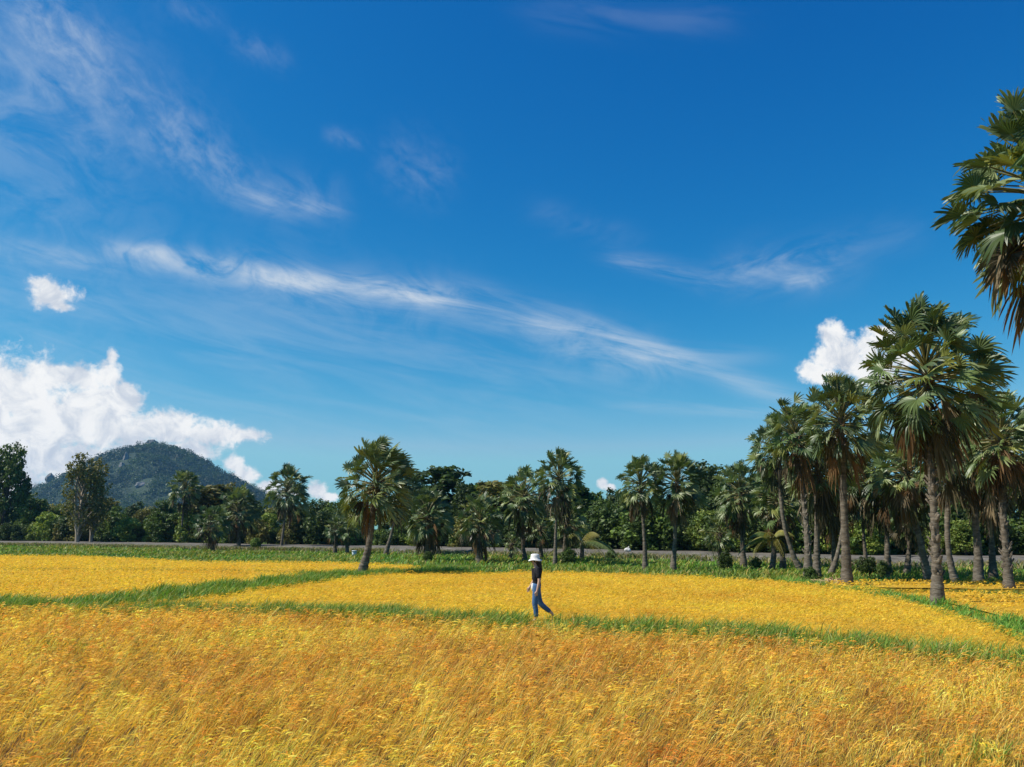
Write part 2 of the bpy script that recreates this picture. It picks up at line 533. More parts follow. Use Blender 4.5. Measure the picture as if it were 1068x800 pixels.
# ------------------------------------------------------------------ grass
GREEN = [(0.09, 0.22, 0.025, 4), (0.14, 0.29, 0.035, 3), (0.22, 0.34, 0.05, 1.5), (0.05, 0.14, 0.02, 2), (0.36, 0.36, 0.07, .6)]
GREEN_Y = [(0.10, 0.18, 0.025, 3), (0.18, 0.24, 0.03, 3), (0.28, 0.28, 0.05, 2), (0.06, 0.12, 0.02, 2), (0.36, 0.28, 0.09, 1)]
GREEN = [(a * 1.25, b * 1.2, c * 1.1, w) for a, b, c, w in GREEN]
GREEN_Y = [(a * 1.3, b * 1.2, c * 1.1, w) for a, b, c, w in GREEN_Y]
def strip_grass(name, label, c, width, dens, H, w, pal, r, z0=0.27, clump=.6):
    poly = list(offset(c, width)) + list(offset(c, -width)[::-1])
    xy = scatter(poly, dens, r)
    xy = xy[np.abs(xy[:, 0]) < 0.7 * xy[:, 1] + 4]
    n = len(xy)
    g = fnoise(xy, 0.8, 3.0) + .6 * fnoise(xy, 2.5, 8.0)
    keep = r.random(n) < np.clip(.72 + g * 1.5, .28, 1)
    xy, g = xy[keep], g[keep]
    n = len(xy)
    mb = MB()
    h = H * np.clip(1 + clump * g + .2 * r.standard_normal(n), .35, 2.2)
    blades(mb, xy, z0 - .05, h, w * r.uniform(.7, 1.3, n), r.uniform(.1, .8, n), WIND + r.normal(0, 1.2, n), pick(r, pal, n, .18), r, seg=3)
    return tag(obj(name, mb.mesh(name, M['grass'])), label, 'grass', kind='stuff')
strip_grass('grass', 'bright green grass on the bank the person walks along', bank_front, .95, 560, .42, .016, GREEN + GREEN_Y[:3] + [(.5, .4, .15, 1.5)], np.random.default_rng(6))
strip_grass('grass', 'green grass on the slanting bank that leads to the leaning palm', bank_left, 1.7, 250, .42, .028, GREEN + GREEN_Y[:3], np.random.default_rng(7))
strip_grass('grass', 'green grass on the curved bank at the foot of the thick palm', bank_right, .7, 260, .30, .024, GREEN, np.random.default_rng(8))
strip_grass('grass', 'grass along the row of palm trunks at the right edge', tree_row_bank, 1.3, 130, .28, .03, GREEN_Y, np.random.default_rng(9), .15)

# tufts of green weed standing in the front rice
rw = np.random.default_rng(61)
for (px, py, rad, n_, lab) in [(268, 655, .55, 260, 'green weed tuft in the front rice below the slanting bank'), (76, 668, .7, 260, 'green weed tuft in the front rice at the left'),
                               (350, 634, .9, 600, 'tall dense green grass clump on the bank right of the slanting bank junction'),
                               (1008, 772, .30, 160, 'green weed tuft in the front rice near the lower right corner'),
                               (958, 668, .8, 300, 'dense green grass clump on the bank below the biggest palm')]:
    c_ = G(px, py, .45)
    xy = c_[:2] + rw.normal(0, .5, (n_, 2)) * rad * np.array([1.3, .8])
    mb = MB()
    blades(mb, xy, 0, rw.uniform(.4, .72, n_) * (1.15 if 'bank' in lab[:45] and n_ > 280 else 1), .014 * (1.4 if py < 660 else 1), rw.uniform(.1, .7, n_), WIND + rw.normal(0, 1.2, n_), pick(rw, GREEN, n_, .2), rw, seg=3)
    tag(obj('grass_tuft', mb.mesh('grass_tuft', M['grass'])), lab, 'grass', kind='stuff')

# ------------------------------------------------------------------ road on its embankment
road_base = [(-260, 567.5), (0, 569), (200, 573), (400, 576.5), (480, 579), (640, 582), (800, 587), (940, 592), (1068, 592.5), (1400, 594)]
rb = smooth_path([G(x, y, 0) for x, y in road_base], 120)
mb = MB()
prof = [(-.3, -.1), (0.3, .08), (1.5, .40), (2.6, .70), (3.6, .88), (4.2, .92), (9.5, .95), (10.3, .9), (13, -.1)]
V = []
for k, (u, v) in enumerate(prof):
    o = offset(rb, u)
    v = v * .56
    z = np.array([v + (.1 if 0 < k < 5 else .02) * mnoise.noise((p[0] * .6, p[1] * .6, k * 1.7)) for p in o])
    V.append(np.stack([o[:, 0], o[:, 1], z], 1))
V = np.stack(V, 1)
m_ = len(prof)
Q = np.array([[(i * m_ + k, (i + 1) * m_ + k, (i + 1) * m_ + k + 1, i * m_ + k + 1) for k in range(m_ - 1)] for i in range(len(rb) - 1)])
mb.add(V.reshape(-1, 3), Q.reshape(-1, 4))
M['gravel'] = plain_mat('gravel', [(0.3, (0.07, 0.065, 0.05)), (0.5, (0.145, 0.13, 0.105)), (0.75, (0.24, 0.215, 0.18))], .7, 0.95, 0.08, 5)
tag(obj('road', mb.mesh('road', M['gravel'], True)), kind='structure')

# verge grass between the fields and the road
rr = np.random.default_rng(10)
front_line = list(back_left) + list(back_mid) + [G(830, 603, .5), G(900, 598, .4), G(1068, 598, .4), G(1300, 600, .4)]
verge_poly = front_line + list(offset(rb, -.3)[::-1])
xy = scatter(verge_poly, lambda q: 22.0 if q is None else np.where(np.abs(q[:, 0]) < .7 * q[:, 1] + 4, 22.0 * np.clip(50 / q[:, 1], .3, 1), 0), rr)
gn = fnoise(xy, .12, 21.0) + .5 * fnoise(xy, .5, 23.0)
mb = MB()
keep = rr.random(len(xy)) < np.clip(.8 + gn * 1.6, .2, 1); xy, gn = xy[keep], gn[keep]
n = len(xy)
hh = np.clip(.28 * (1 + .9 * gn + .3 * rr.standard_normal(n)), .08, .8)
c = np.where((gn + .25 * rr.standard_normal(n) + (xy[:, 0] < -25) * .15 > .02)[:, None], pick(rr, GREEN_Y, n, .15), pick(rr, GREEN, n, .15))
blades(mb, xy, -.05, hh, .075 * np.clip(xy[:, 1] / 60, .6, 2), rr.uniform(.2, 1, n), WIND + rr.normal(0, 1.3, n), c, rr, seg=2)
tag(obj('grass', mb.mesh('verge_grass', M['grass'])), 'rough green and yellow grass between the rice and the raised road', 'grass', kind='stuff')
# dry weeds along the foot and shoulder of the road
mb = MB()
rp = list(offset(rb, -1.2)) + list(offset(rb, 2.6)[::-1])
xy = scatter(rp, 34, rr)
xy = xy[np.abs(xy[:, 0]) < .7 * xy[:, 1] + 4]
n = len(xy)
wn = fnoise(xy, .3, 31.0)
keep = wn + .3 * rr.standard_normal(n) + (xy[:, 0] < -28) * .25 + .18 > 0.02
xy = xy[keep]; n = len(xy)
blades(mb, xy, .0, rr.uniform(.2, .75, n), .08, rr.uniform(.2, 1, n), rr.random(n) * 6.28,
       pick(rr, [(.30, .24, .10, 3), (.20, .2, .06, 2), (.10, .16, .03, 3)], n), rr, seg=2)
tag(obj('weeds', mb.mesh('weeds', M['grass'])), 'straggly dry weeds along the foot of the road embankment', 'weeds', kind='stuff')

# ------------------------------------------------------------------ sugar palms
PG = [(0.090, 0.140, 0.042), (0.125, 0.180, 0.060), (0.20, 0.245, 0.10), (0.06, 0.095, 0.032)]
PY = [(0.22, 0.24, 0.06), (0.17, 0.21, 0.05)]
PD = [(0.10, 0.085, 0.045), (0.20, 0.16, 0.10), (0.07, 0.06, 0.035), (0.18, 0.105, 0.045), (0.075, 0.085, 0.035)]
def unit(v):
    return v / (np.linalg.norm(v) + 1e-9)

def fan(mb, o, a, pet, Rr, nseg, spread, roll, droop, wind, col, pcol, r, fold=.25):
    """palmate leaf: petiole and a pleated fan whose outer half is split into pointed segments"""
    a = unit(a)
    up = np.array([0, 0, 1.])
    nrm = up - a * a[2]
    if np.linalg.norm(nrm) < .25:
        nrm = np.array([r.normal(), r.normal(), .1])
        nrm -= a * nrm.dot(a)
    nrm = unit(nrm)
    side = np.cross(nrm, a)
    cr, sr = math.cos(roll), math.sin(roll)
    nrm, side = nrm * cr + side * sr, side * cr - nrm * sr
    # petiole, arching a little
    k = 4
    tt = np.linspace(0, 1, k)
    pts = o + np.outer(tt * pet, a) - np.outer((tt ** 2) * pet * (.10 + droop * .12), up)
    w = .032 * (1.25 - .7 * tt) * (pet + Rr) / 1.9
    V = np.stack([pts - side * w[:, None], pts + side * w[:, None], pts + nrm * w[:, None] * 1.2], 1).reshape(-1, 3)
    Q = []
    for i in range(k - 1):
        for j in range(3):
            j2 = (j + 1) % 3
            Q.append((i * 3 + j, i * 3 + j2, i * 3 + 3 + j2, i * 3 + 3 + j))
    mb.add(V, Q, None, pcol)
    e = pts[-1]
    ax = unit(pts[-1] - pts[-2] - up * (.12 + .35 * droop) * pet / 3)
    nrm = unit(nrm - ax * nrm.dot(ax)); side = np.cross(nrm, ax)
    th = np.linspace(-spread, spread, nseg)
    dth = th[1] - th[0]
    Rk = Rr * (1 - .28 * np.abs(th) / spread) * r.uniform(.86, 1.06, nseg)
    fr = np.array([.05, .5, .72, .88, 1.0])
    hw = np.array([.5, .5, .34, .2, .015])
    pl = np.where(np.arange(nseg) % 2 == 0, 1, -1) * .045
    lag = r.normal(0, .15, nseg)
    V = np.zeros((nseg, 5, 2, 3))
    for j in range(5):
        rj = Rk * fr[j]
        free = max(0, fr[j] - .5) / .5
        for s in (0, 1):
            sg = -1 if s == 0 else 1
            wv = hw[j] * dth * Rk * min(fr[j], .55) * sg * 1.05
            th2 = th + lag * free * .8
            x = np.cos(th2) * rj - np.sin(th2) * wv
            y = np.sin(th2) * rj + np.cos(th2) * wv
            z = fold * np.abs(y) + pl * sg * Rk * min(fr[j], .6) * (1 if j < 4 else 0)
            W = e + x[:, None] * ax + y[:, None] * side + z[:, None] * nrm
            dr = (fr[j] ** 2) * droop * Rk * .35 + free ** 1.5 * Rk * (.06 + .4 * droop + .8 * np.abs(lag))
            W[:, 2] -= dr
            W[:, 0] += wind * fr[j] ** 2 * Rk
            V[:, j, s] = W
    q = np.array([(2 * j, 2 * j + 1, 2 * j + 3, 2 * j + 2) for j in range(4)])
    Q = (np.arange(nseg)[:, None, None] * 10 + q[None]).reshape(-1, 4)
    cc = np.asarray(col) * r.uniform(.85, 1.18, (nseg, 1))
    mb.add(V.reshape(-1, 3), Q, None, np.repeat(cc, 10, 0))

def palm(label, pts, Y, Rc, rad, green=44, dead=14, nseg=22, rough=0.0, seed=0, tall=1.0, dry=0.0, wind=.16, skirt=1.0, grp=None, z0=0.0, yellow=.08, flat=0.0):
    """pts: trunk points as seen in the photograph, base first, crown heart last; Y: distance; Rc: crown radius (m)"""
    r = np.random.default_rng(seed + 100)
    pts = list(pts)
    if Y > 20: pts[-1] = (pts[-1][0], pts[-1][1] - .02 * Rc * 850 / Y)
    W = np.array([D(x, y, Y) for x, y in pts])
    W[0, 2] = min(W[0, 2], z0)
    base = W[0].copy(); base[2] = z0
    root = empty('palm_tree', tuple(base))
    tag(root, label, 'palm tree', grp)
    P = smooth_path(W - base, 16)
    P[0, 2] -= .15
    Ln = np.linalg.norm(P[-1] - P[0])
    t = np.linspace(0, 1, 16)
    rd = .9 * rad * (1.0 - .42 * np.clip(t * 2.2, 0, 1)) * (1 + .30 * np.exp(-t * 16))
    mb = MB()
    Pd = smooth_path(P, 60)
    rdd = np.interp(np.linspace(0, 1, 60), t, rd) * (1 + .05 * np.sin(np.arange(60) * 2.1) + .04 * r.standard_normal(60))
    tube(mb, Pd, rdd, 12, jit=.14, r=r)
    # old leaf bases standing off the stem
    ns = int(60 * rough)
    for i in range(ns + 10):
        tt = r.uniform(.18, .93) if i < ns else r.uniform(.8, .99)
        j = min(int(tt * 59), 58)
        c = Pd[j]; rr_ = rdd[j]
        an = r.random() * 2 * PI
        d = np.array([math.cos(an), math.sin(an), 0]); sd = np.array([-d[1], d[0], 0])
        ln = r.uniform(.10, .27) * Rc / 2.3
        w = r.uniform(.05, .09) * Rc / 2.3
        b0 = c + d * rr_ * .8
        tp = b0 + d * ln * .55 + np.array([0, 0, ln * .8])
        V = [b0 - sd * w, b0 + sd * w, b0 - np.array([0, 0, .09]), tp - sd * w * .5, tp + sd * w * .5, tp - np.array([0, 0, .03]) + d * .03]
        mb.add(V, [(0, 1, 4, 3), (1, 2, 5, 4), (2, 0, 3, 5)], [(3, 4, 5)])
    obj('trunk', mb.mesh('trunk', M['palm_bark'], False), root)
    top = P[-1]
    ax = unit(P[-1] - P[-2])
    mg, md = MB(), MB()
    ga = r.random() * 6.28
    green = int(green * 1.75)
    for i in range(green):
        f = (i + .5) / green
        ph = R(4 + (118 - flat) * f ** .80) + r.normal(0, .10)
        ga += 2.39996 + r.normal(0, .18)
        a = np.array([math.sin(ph) * math.cos(ga), math.sin(ph) * math.sin(ga), math.cos(ph) * tall])
        o = top - ax * (f * .30 * Rc * tall) + ax * .12
        pet = Rc * r.uniform(.46, .76) * (1 - .22 * f)
        Rr = Rc * r.uniform(.21, .32)
        yl = r.random() < yellow + .12 * (f > .75)
        col = PY[r.integers(2)] if yl else PG[r.integers(4)]
        if f > .85 and r.random() < dry * .8:
            col = PD[r.integers(5)]
        fan(mg, o, a, pet, Rr, nseg, R(r.uniform(95, 140)), r.normal(0, .65), max(0, .0 + .30 * f ** 2 + r.normal(0, .05)), wind * r.uniform(.4, 1.4), np.array(col) * r.uniform(.85, 1.15),
            (.20, .19, .07), r, fold=r.uniform(.15, .9))
    dead = int(dead * .8)
    for i in range(dead):
        f = (i + .5) / dead
        ph = R(112 + 55 * f) + r.normal(0, .12)
        ga += 2.39996 + r.normal(0, .3)
        a = np.array([math.sin(ph) * math.cos(ga), math.sin(ph) * math.sin(ga), math.cos(ph)])
        o = top - ax * Rc * (.12 + .24 * f * skirt)
        fan(md, o, a, Rc * r.uniform(.22, .44), Rc * r.uniform(.26, .38), max(10, nseg - 8), R(r.uniform(35, 65)), r.normal(0, .8), .9 + r.normal(0, .2), wind * .4,
            np.array(PD[r.integers(5)]) * r.uniform(.6, 1.1), (.20, .13, .07), r, fold=r.uniform(.4, 1.0))
    # sheath mass and fruit stalks at the heart
    for i in range(10):
        an = i * 2.4
        d = np.array([math.cos(an), math.sin(an), 0])
        b0 = top - ax * (.1 + .05 * i) * Rc
        tube(md, [b0, b0 + d * .25 * Rc / 2.3 + np.array([0, 0, .05]), b0 + d * .4 * Rc / 2.3 + np.array([0, 0, .25])], [.07, .05, .02], 5, (.13, .085, .05))
    obj('crown', mg.mesh('crown', M['palm_leaf']), root)
    obj('dry_fronds', md.mesh('dry_fronds', M['dry_frond']), root)
    return root

def dist(y, z=0.0):
    return G(534, y, z)[1]
# label, base+trunk pixels, base level, crown radius px, trunk radius m, options
PALMS = [
    ('tall slim palm with round crown standing in front of the hill', [(188, 570), (190, 545), (193, 508)], 0, 21, .30, dict(green=40, dead=16, skirt=1.5)),
    ('squat palm with pinkish dry skirt below the hill, left of a taller short palm', [(222, 576), (221, 560), (220, 545)], 0, 20, .30, dict(green=34, dead=16, dry=.7)),
    ('short full palm with pinkish dry fronds below the right foot of the hill', [(249, 573), (249, 550), (248, 530)], 0, 26, .34, dict(green=44, dead=16, dry=.4)),
    ('slim palm with twin stemmed look right of the hill, front stem', [(293, 573.5), (297, 540), (300, 508)], 0, 27, .26, dict(green=40, dead=10)),
    ('second slim palm stem close behind the twin palm right of the hill', [(297, 572), (302, 545), (305, 520)], 0, 22, .22, dict(green=24, dead=8)),
    ('low shaggy palm left of the leaning palm, outer of two', [(349, 578), (350, 562), (350, 552)], 0, 15, .30, dict(green=26, dead=8)),
    ('low shaggy palm beside the pale marker post, inner of two', [(362, 578), (362, 562), (363, 548)], 0, 17, .30, dict(green=28, dead=8)),
    ('large palm with curved leaning trunk standing alone on the green bank', [(377, 600), (384, 572), (388, 545), (392, 500)], .3, 46, .30,
     dict(green=52, dead=8, nseg=24, skirt=1.0, wind=.25, tall=1.15)),
    ('dark palm half hidden behind the right side of the leaning palm', [(402, 579), (410, 550), (418, 512)], 0, 30, .3, dict(green=44, dead=10)),
    ('short bushy palm with grey green fronds right of the leaning palm', [(446, 585), (446, 560), (446, 536)], 0, 30, .36, dict(green=48, dead=18, dry=.3, skirt=1.3)),
    ('medium bushy palm with orange dry skirt, second right of the leaning palm', [(500, 587), (500, 560), (501, 542)], 0, 28, .38, dict(green=46, dead=18, dry=.5, skirt=1.2)),
    ('very small palm with drooping fronds left of the white hat', [(532, 584), (533, 574), (534, 567)], 0, 13, .26, dict(green=22, dead=4)),
    ('palm with arching fronds and thin bent trunk directly behind the person', [(548, 586), (545, 560), (547, 516)], 0, 31, .26, dict(green=46, dead=16, skirt=1.5, flat=-15)),
    ('short dark palm just right of the hat behind the person', [(564, 584), (564, 565), (563, 548)], 0, 20, .3, dict(green=30, dead=10)),
    ('tallest palm of the middle group with thin straight trunk and dry skirt', [(579, 589), (580, 545), (583, 497)], 0, 29, .20, dict(green=46, dead=24, dry=.4, skirt=2.0)),
    ('dark leafy palm standing right against the tallest middle palm', [(589, 587), (590, 565), (592, 540)], 0, 24, .4, dict(green=36, dead=14, skirt=1.4)),
    ('left palm of the pair in the centre right, clean pale trunk', [(673, 595), (672, 560), (668, 503)], 0, 29, .24, dict(green=44, dead=16, skirt=1.4)),
    ('right palm of the pair in the centre right, top fronds spread wide', [(702, 595), (704, 560), (706, 502)], 0, 33, .26, dict(green=50, dead=18, skirt=1.6)),
    ('small silvery palm between the palm pair and the arching palm', [(752, 590), (751, 574), (751, 556)], 0, 22, .28, dict(green=34, dead=6)),
    ('palm with pale arching top fronds left of the dense right group', [(776, 591), (774, 560), (772, 512)], 0, 32, .3, dict(green=48, dead=18, skirt=1.4, flat=-10)),
    ('palm with trunk leaning left at the near edge of the right group', [(836, 597), (826, 575), (816, 535), (812, 466)], 0, 38, .26, dict(green=44, dead=14, dry=.4)),
    ('scaly trunk palm with high crown at the left of the dense right group', [(843, 606), (842, 560), (836, 500), (830, 452)], 0, 40, .28,
     dict(green=52, dead=18, rough=1, nseg=24, skirt=1.6)),
    ('dark trunk palm standing close behind the scaly trunk palm', [(852, 604), (852, 560), (852, 488)], 0, 42, .3, dict(green=44, dead=22, skirt=1.6, dry=.3)),
    ('tall palm with smooth straight trunk beside the straw heap', [(884, 616), (882, 570), (879, 500), (877, 436)], .15, 47, .30,
     dict(green=56, dead=22, nseg=26, skirt=1.6, tall=1.1)),
    ('slanting trunk palm between the straw heap palm and the scaly trunk', [(866, 600), (873, 580), (880, 545), (888, 500)], 0, 30, .22, dict(green=36, dead=14, dry=.5)),
    ('thin dark palm in shade right of the smooth straight trunk', [(904, 594), (901, 560), (898, 520)], 0, 26, .2, dict(green=36, dead=12)),
    ('biggest full palm with thick rough trunk on the curved bank', [(978, 630), (976, 570), (971, 480), (966, 384)], .3, 80, .235,
     dict(green=54, dead=24, nseg=32, rough=1.2, skirt=.9, wind=.22, tall=1.12)),
    ('palm with slanting trunk and orange brown skirt left of the biggest palm', [(969, 606), (962, 575), (952, 530), (944, 488)], 0, 42, .28,
     dict(green=46, dead=24, rough=1, dry=.6, skirt=1.2)),
    ('slender palm whose foot flares out just right of the biggest trunk', [(999, 615), (992, 590), (988, 550), (992, 470)], 0, 46, .24, dict(green=44, dead=20, skirt=1.2)),
    ('dark straight trunk palm in the right group, between the two rough trunks', [(1021, 614), (1020, 575), (1016, 530), (1011, 462)], 0, 46, .3, dict(green=48, dead=22, skirt=1.4)),
    ('palm with knobbly trunk and bright orange dead fronds at the right edge', [(1053, 620), (1050, 580), (1045, 520), (1043, 455)], .15, 52, .26,
     dict(green=52, dead=24, nseg=26, rough=1.4, skirt=1.1, dry=.5)),
    ('shaded palm filling the gap left of the scaly trunk, behind the leaning one', [(817, 593), (815, 560), (812, 518)], 0, 33, .26, dict(green=46, dead=26, skirt=2.0, dry=.3)),
    ('dark palm with low skirt right behind the smooth straight trunk', [(870, 596), (869, 560), (866, 508)], 0, 36, .26, dict(green=46, dead=30, skirt=2.2, dry=.4)),
    ('dark palm behind the gap between the smooth trunk and the orange brown skirt', [(926, 601), (925, 560), (921, 492)], 0, 42, .28, dict(green=48, dead=30, skirt=2.0, dry=.3)),
    ('low shaded palm left of the slanting trunk with orange brown skirt', [(946, 598), (948, 570), (948, 535)], 0, 28, .26, dict(green=36, dead=24, skirt=1.8, dry=.5)),
    ('black looking palm in deep shade right of the flared foot', [(1036, 604), (1034, 560), (1029, 474)], 0, 48, .28, dict(green=50, dead=30, skirt=2.2)),
    ('palm cut by the right edge of the picture, behind the orange skirted one', [(1088, 612), (1086, 560), (1082, 480)], 0, 46, .3, dict(green=44, dead=18)),
]
for k, (lab, pts, z0, rc, rad, kw) in enumerate(PALMS):
    Y = dist(pts[0][1], z0)
    palm(lab, pts, Y, rc * Y / 850 * 1.15, rad * .86, seed=k, z0=z0, **kw)
# the near palm whose crown hangs into the upper right corner
palm('nearest palm, only its huge crown showing in the upper right corner', [(1150, 700), (1132, 480), (1116, 330), (1100, 190)], 17.0, 2.9, .24,
     green=62, dead=46, nseg=36, rough=1.2, seed=77, z0=0.0, tall=1.1, wind=.08, dry=.2, skirt=1.3)

# ------------------------------------------------------------------ pinnate (coconut like) palms with yellow fronds
def pinnate(label, base, heart, Y, L, n, seed, cols, lean=None):
    r = np.random.default_rng(seed)
    B = D(*base, Y); B[2] = 0
    H_ = D(*heart, Y) - B
    root = empty('coconut_palm', tuple(B))
    tag(root, label, 'palm tree')
    mb = MB()
    tube(mb, smooth_path([(0, 0, -.1), H_ * .5 + np.array([.1, 0, 0]), H_], 8), np.linspace(.2, .13, 8), 8)
    obj('trunk', mb.mesh('trunk', M['palm_bark']), root)
    mb = MB()
    for i in range(n):
        an = i * 2.4 + r.normal(0, .2)
        el = R(r.uniform(10, 65)) if lean is None else R(lean)
        d = np.array([math.cos(an), math.sin(an), 0])
        if lean is not None:
            d = unit(np.array([1, r.normal(0, .5), 0]))
        t = np.linspace(0, 1, 14)
        pts = H_ + np.outer(t * L * math.cos(el), d) + np.outer(L * (math.sin(el) * t - .75 * t ** 2), [0, 0, 1])
        tube(mb, pts, np.linspace(.03, .008, 14), 4, (.3, .28, .1))
        sd = np.cross(d, [0, 0, 1])
        c = np.array(cols[r.integers(len(cols))])
        for k in range(2, 14):
            for s in (-1, 1):
                for q in (0, .5):
                    p = pts[k] * (1 - q) + pts[k - 1] * q
                    ln = L * .26 * math.sin(PI * min(1, (k / 14) * .85 + .15)) + .08
                    tip = p + sd * s * ln * .65 + d * ln * .35 - np.array([0, 0, ln * .55])
                    w = .035 * d
                    mb.add([p - w, p + w, (p + tip) / 2 + w + np.array([0, 0, ln * .12]), (p + tip) / 2 - w + np.array([0, 0, ln * .12]), tip],
                           [(0, 1, 2, 3)], [(3, 2, 4)], c * r.uniform(.8, 1.2))
    obj('crown', mb.mesh('crown', M['palm_leaf']), root)
pinnate('young coconut palm with yellow feathery fronds left of the dense right group', (805, 596), (806, 562), 52, 2.2, 12, 5,
        [(.30, .27, .05), (.22, .22, .05), (.12, .17, .04)])
pinnate('small coconut palm with pale yellow slanting fronds right of the middle palm group', (606, 585), (606, 566), 68, 3.4, 9, 6,
        [(.34, .30, .08), (.26, .26, .07), (.12, .17, .04)])

# ------------------------------------------------------------------ broadleaf trees, shared prototypes
TG0 = {'dark': [(0.028, 0.055, 0.015), (0.045, 0.082, 0.020), (0.060, 0.10, 0.026), (0.035, 0.065, 0.018)],
      'mid': [(0.05, 0.095, 0.02), (0.075, 0.135, 0.028), (0.10, 0.165, 0.035), (0.06, 0.11, 0.024)],
      'light': [(0.10, 0.16, 0.03), (0.14, 0.21, 0.04), (0.17, 0.22, 0.05), (0.08, 0.14, 0.03)],
      'olive': [(0.085, 0.10, 0.03), (0.12, 0.13, 0.04), (0.10, 0.12, 0.03), (0.15, 0.15, 0.06)]}
TG = {k: [tuple(np.array(c) * np.array([1.45, 1.32, 1.1])) for c in v] for k, v in TG0.items()}
def leaves(mb, cen, rad, n, size, pal, r, squash=.8, shell=.55):
    d = r.standard_normal((n, 3)); d /= np.linalg.norm(d, axis=1)[:, None]
    rr_ = (shell + (1 - shell) * r.random(n)) ** 1
    P = cen + d * rr_[:, None] * rad * np.array([1, 1, squash])
    nr = d + .9 * r.standard_normal((n, 3)) + np.array([0, 0, .5]); nr /= np.linalg.norm(nr, axis=1)[:, None]
    u = np.cross(nr, r.standard_normal((n, 3))); u /= np.linalg.norm(u, axis=1)[:, None]
    v = np.cross(nr, u)
    s = (size * r.uniform(.6, 1.4, n))[:, None]
    V = np.stack([P - u * s, P - v * s * .55 + nr * s * .15, P + u * s, P + v * s * .55 + nr * s * .15], 1)
    pal = np.array(pal)
    c = pal[r.integers(len(pal), size=n)] * r.uniform(.8, 1.25, (n, 1)) * r.uniform(.8, 1.2)
    mb.add(V.reshape(-1, 3), np.arange(4 * n).reshape(-1, 4), None, np.repeat(c, 4, 0))

def tree_proto(kind, shade, seed):
    """meshes of trunk and crown for a tree of height 1 (x scale by height)"""
    r = np.random.default_rng(seed)
    tm, cm = MB(), MB()
    S = {'round': (.36, .28, .62, 22), 'spread': (.46, .30, .68, 24), 'tall': (.20, .30, .62, 20), 'bush': (.62, .05, .5, 16), 'wispy': (.24, .25, .60, 26)}[kind]
    wid, low, cz, ncl = S
    tube(tm, smooth_path([(0, 0, -.02), (r.normal(0, .02), r.normal(0, .02), low * .7), (r.normal(0, .03), r.normal(0, .03), cz), (r.normal(0, .04), r.normal(0, .04), .85)], 9),
         np.linspace(.028, .006, 9), 7)
    for i in range(ncl):
        f = (i + .5) / ncl
        zc = low + (1 - low) * f * .93
        env = math.sqrt(max(.05, 1 - ((f - .42) / .62) ** 2))
        an = i * 2.4 + r.normal(0, .4)
        rad = wid * env * r.uniform(.35, .8)
        c = np.array([math.cos(an) * rad, math.sin(an) * rad, zc + r.normal(0, .03)])
        cr = {'round': .15, 'spread': .155, 'tall': .095, 'bush': .26, 'wispy': .085}[kind] * r.uniform(.65, 1.2)
        tube(tm, [(0, 0, max(.02, zc - .22)), c * np.array([.5, .5, 1]) - np.array([0, 0, .1]), c], [.012, .008, .003], 4, cap=False)
        nl = {'round': 150, 'spread': 150, 'tall': 110, 'bush': 170, 'wispy': 70}[kind]
        leaves(cm, c, cr, nl, {'bush': .045, 'wispy': .016}.get(kind, .024), TG[shade], r, 1.5 if kind == 'wispy' else .8, .3 if kind == 'wispy' else .5)
        for q in range(3):
            dd = r.standard_normal(3); dd /= np.linalg.norm(dd)
            leaves(cm, c + dd * cr * .9, cr * .5, nl // 4, {'bush': .04, 'wispy': .015}.get(kind, .022), TG[shade], r, 1.2 if kind == 'wispy' else .8, .2)
    return tm.mesh('trunk', M['pale_bark'] if kind == 'wispy' else M['bark']), cm.mesh('crown', M['tree_leaf'])

PROTO = {}
for kind in ('round', 'spread', 'tall', 'bush', 'wispy'):
    for shade in TG:
        PROTO[kind, shade] = [tree_proto(kind, shade, hash_) for hash_ in range(len(PROTO) * 3 + 1, len(PROTO) * 3 + (3 if kind in ('round', 'bush', 'spread') else 2))]

def put_tree(name, label, kind, shade, loc, h, wx, r, cat='tree', group=None):
    pr = PROTO[kind, shade]
    tm, cm = pr[r.integers(len(pr))]
    root = empty(name, (loc[0], loc[1], loc[2] - .05))
    a = r.random() * 6.28
    tag(root, label, cat, group)
    root.rotation_euler = (0, 0, a)
    root.scale = (h * wx, h * wx, h)
    obj('stem' if cat == 'shrub' else 'trunk', tm, root)
    obj('foliage' if cat == 'shrub' else 'crown', cm, root)
    return root

road_x = rb[:, 0]
def road_y(x):
    return np.interp(x, rb[:, 0], rb[:, 1])
def belt_point(px, extra):
    """where the line of sight at column px crosses the belt, extra metres past the road foot"""
    k = (px - 534) / 850 / CP
    lo = 30.0
    for Y in np.arange(30, 260, .5):
        if Y > road_y(k * Y * .99) + extra:
            lo = Y; break
    d = ray(px, 552)
    t = lo / d[1]
    return np.array([d[0] * t, lo, 0.0])

def top_height(px, py, Y):
    return D(px, py, Y)[2]

SEC = [(60, 'at the far left edge of the field'), (185, 'under the left slope of the hill'), (330, 'under the right slope of the hill'),
       (430, 'around the leaning palm'), (540, 'left of the middle palm group'), (640, 'behind and right of the person'),
       (740, 'behind the centre right palm pair'), (860, 'left of the dense right palm group'), (1400, 'behind the right hand palm trunks')]
def sec(px):
    for x, s in SEC:
        if px < x: return s
KN = {'round': 'round crowned', 'spread': 'wide spreading', 'tall': 'narrow upright', 'bush': 'low bushy', 'wispy': 'thin feathery'}
SN = {'dark': 'dark green', 'mid': 'fresh green', 'light': 'light yellowish green', 'olive': 'olive brown'}
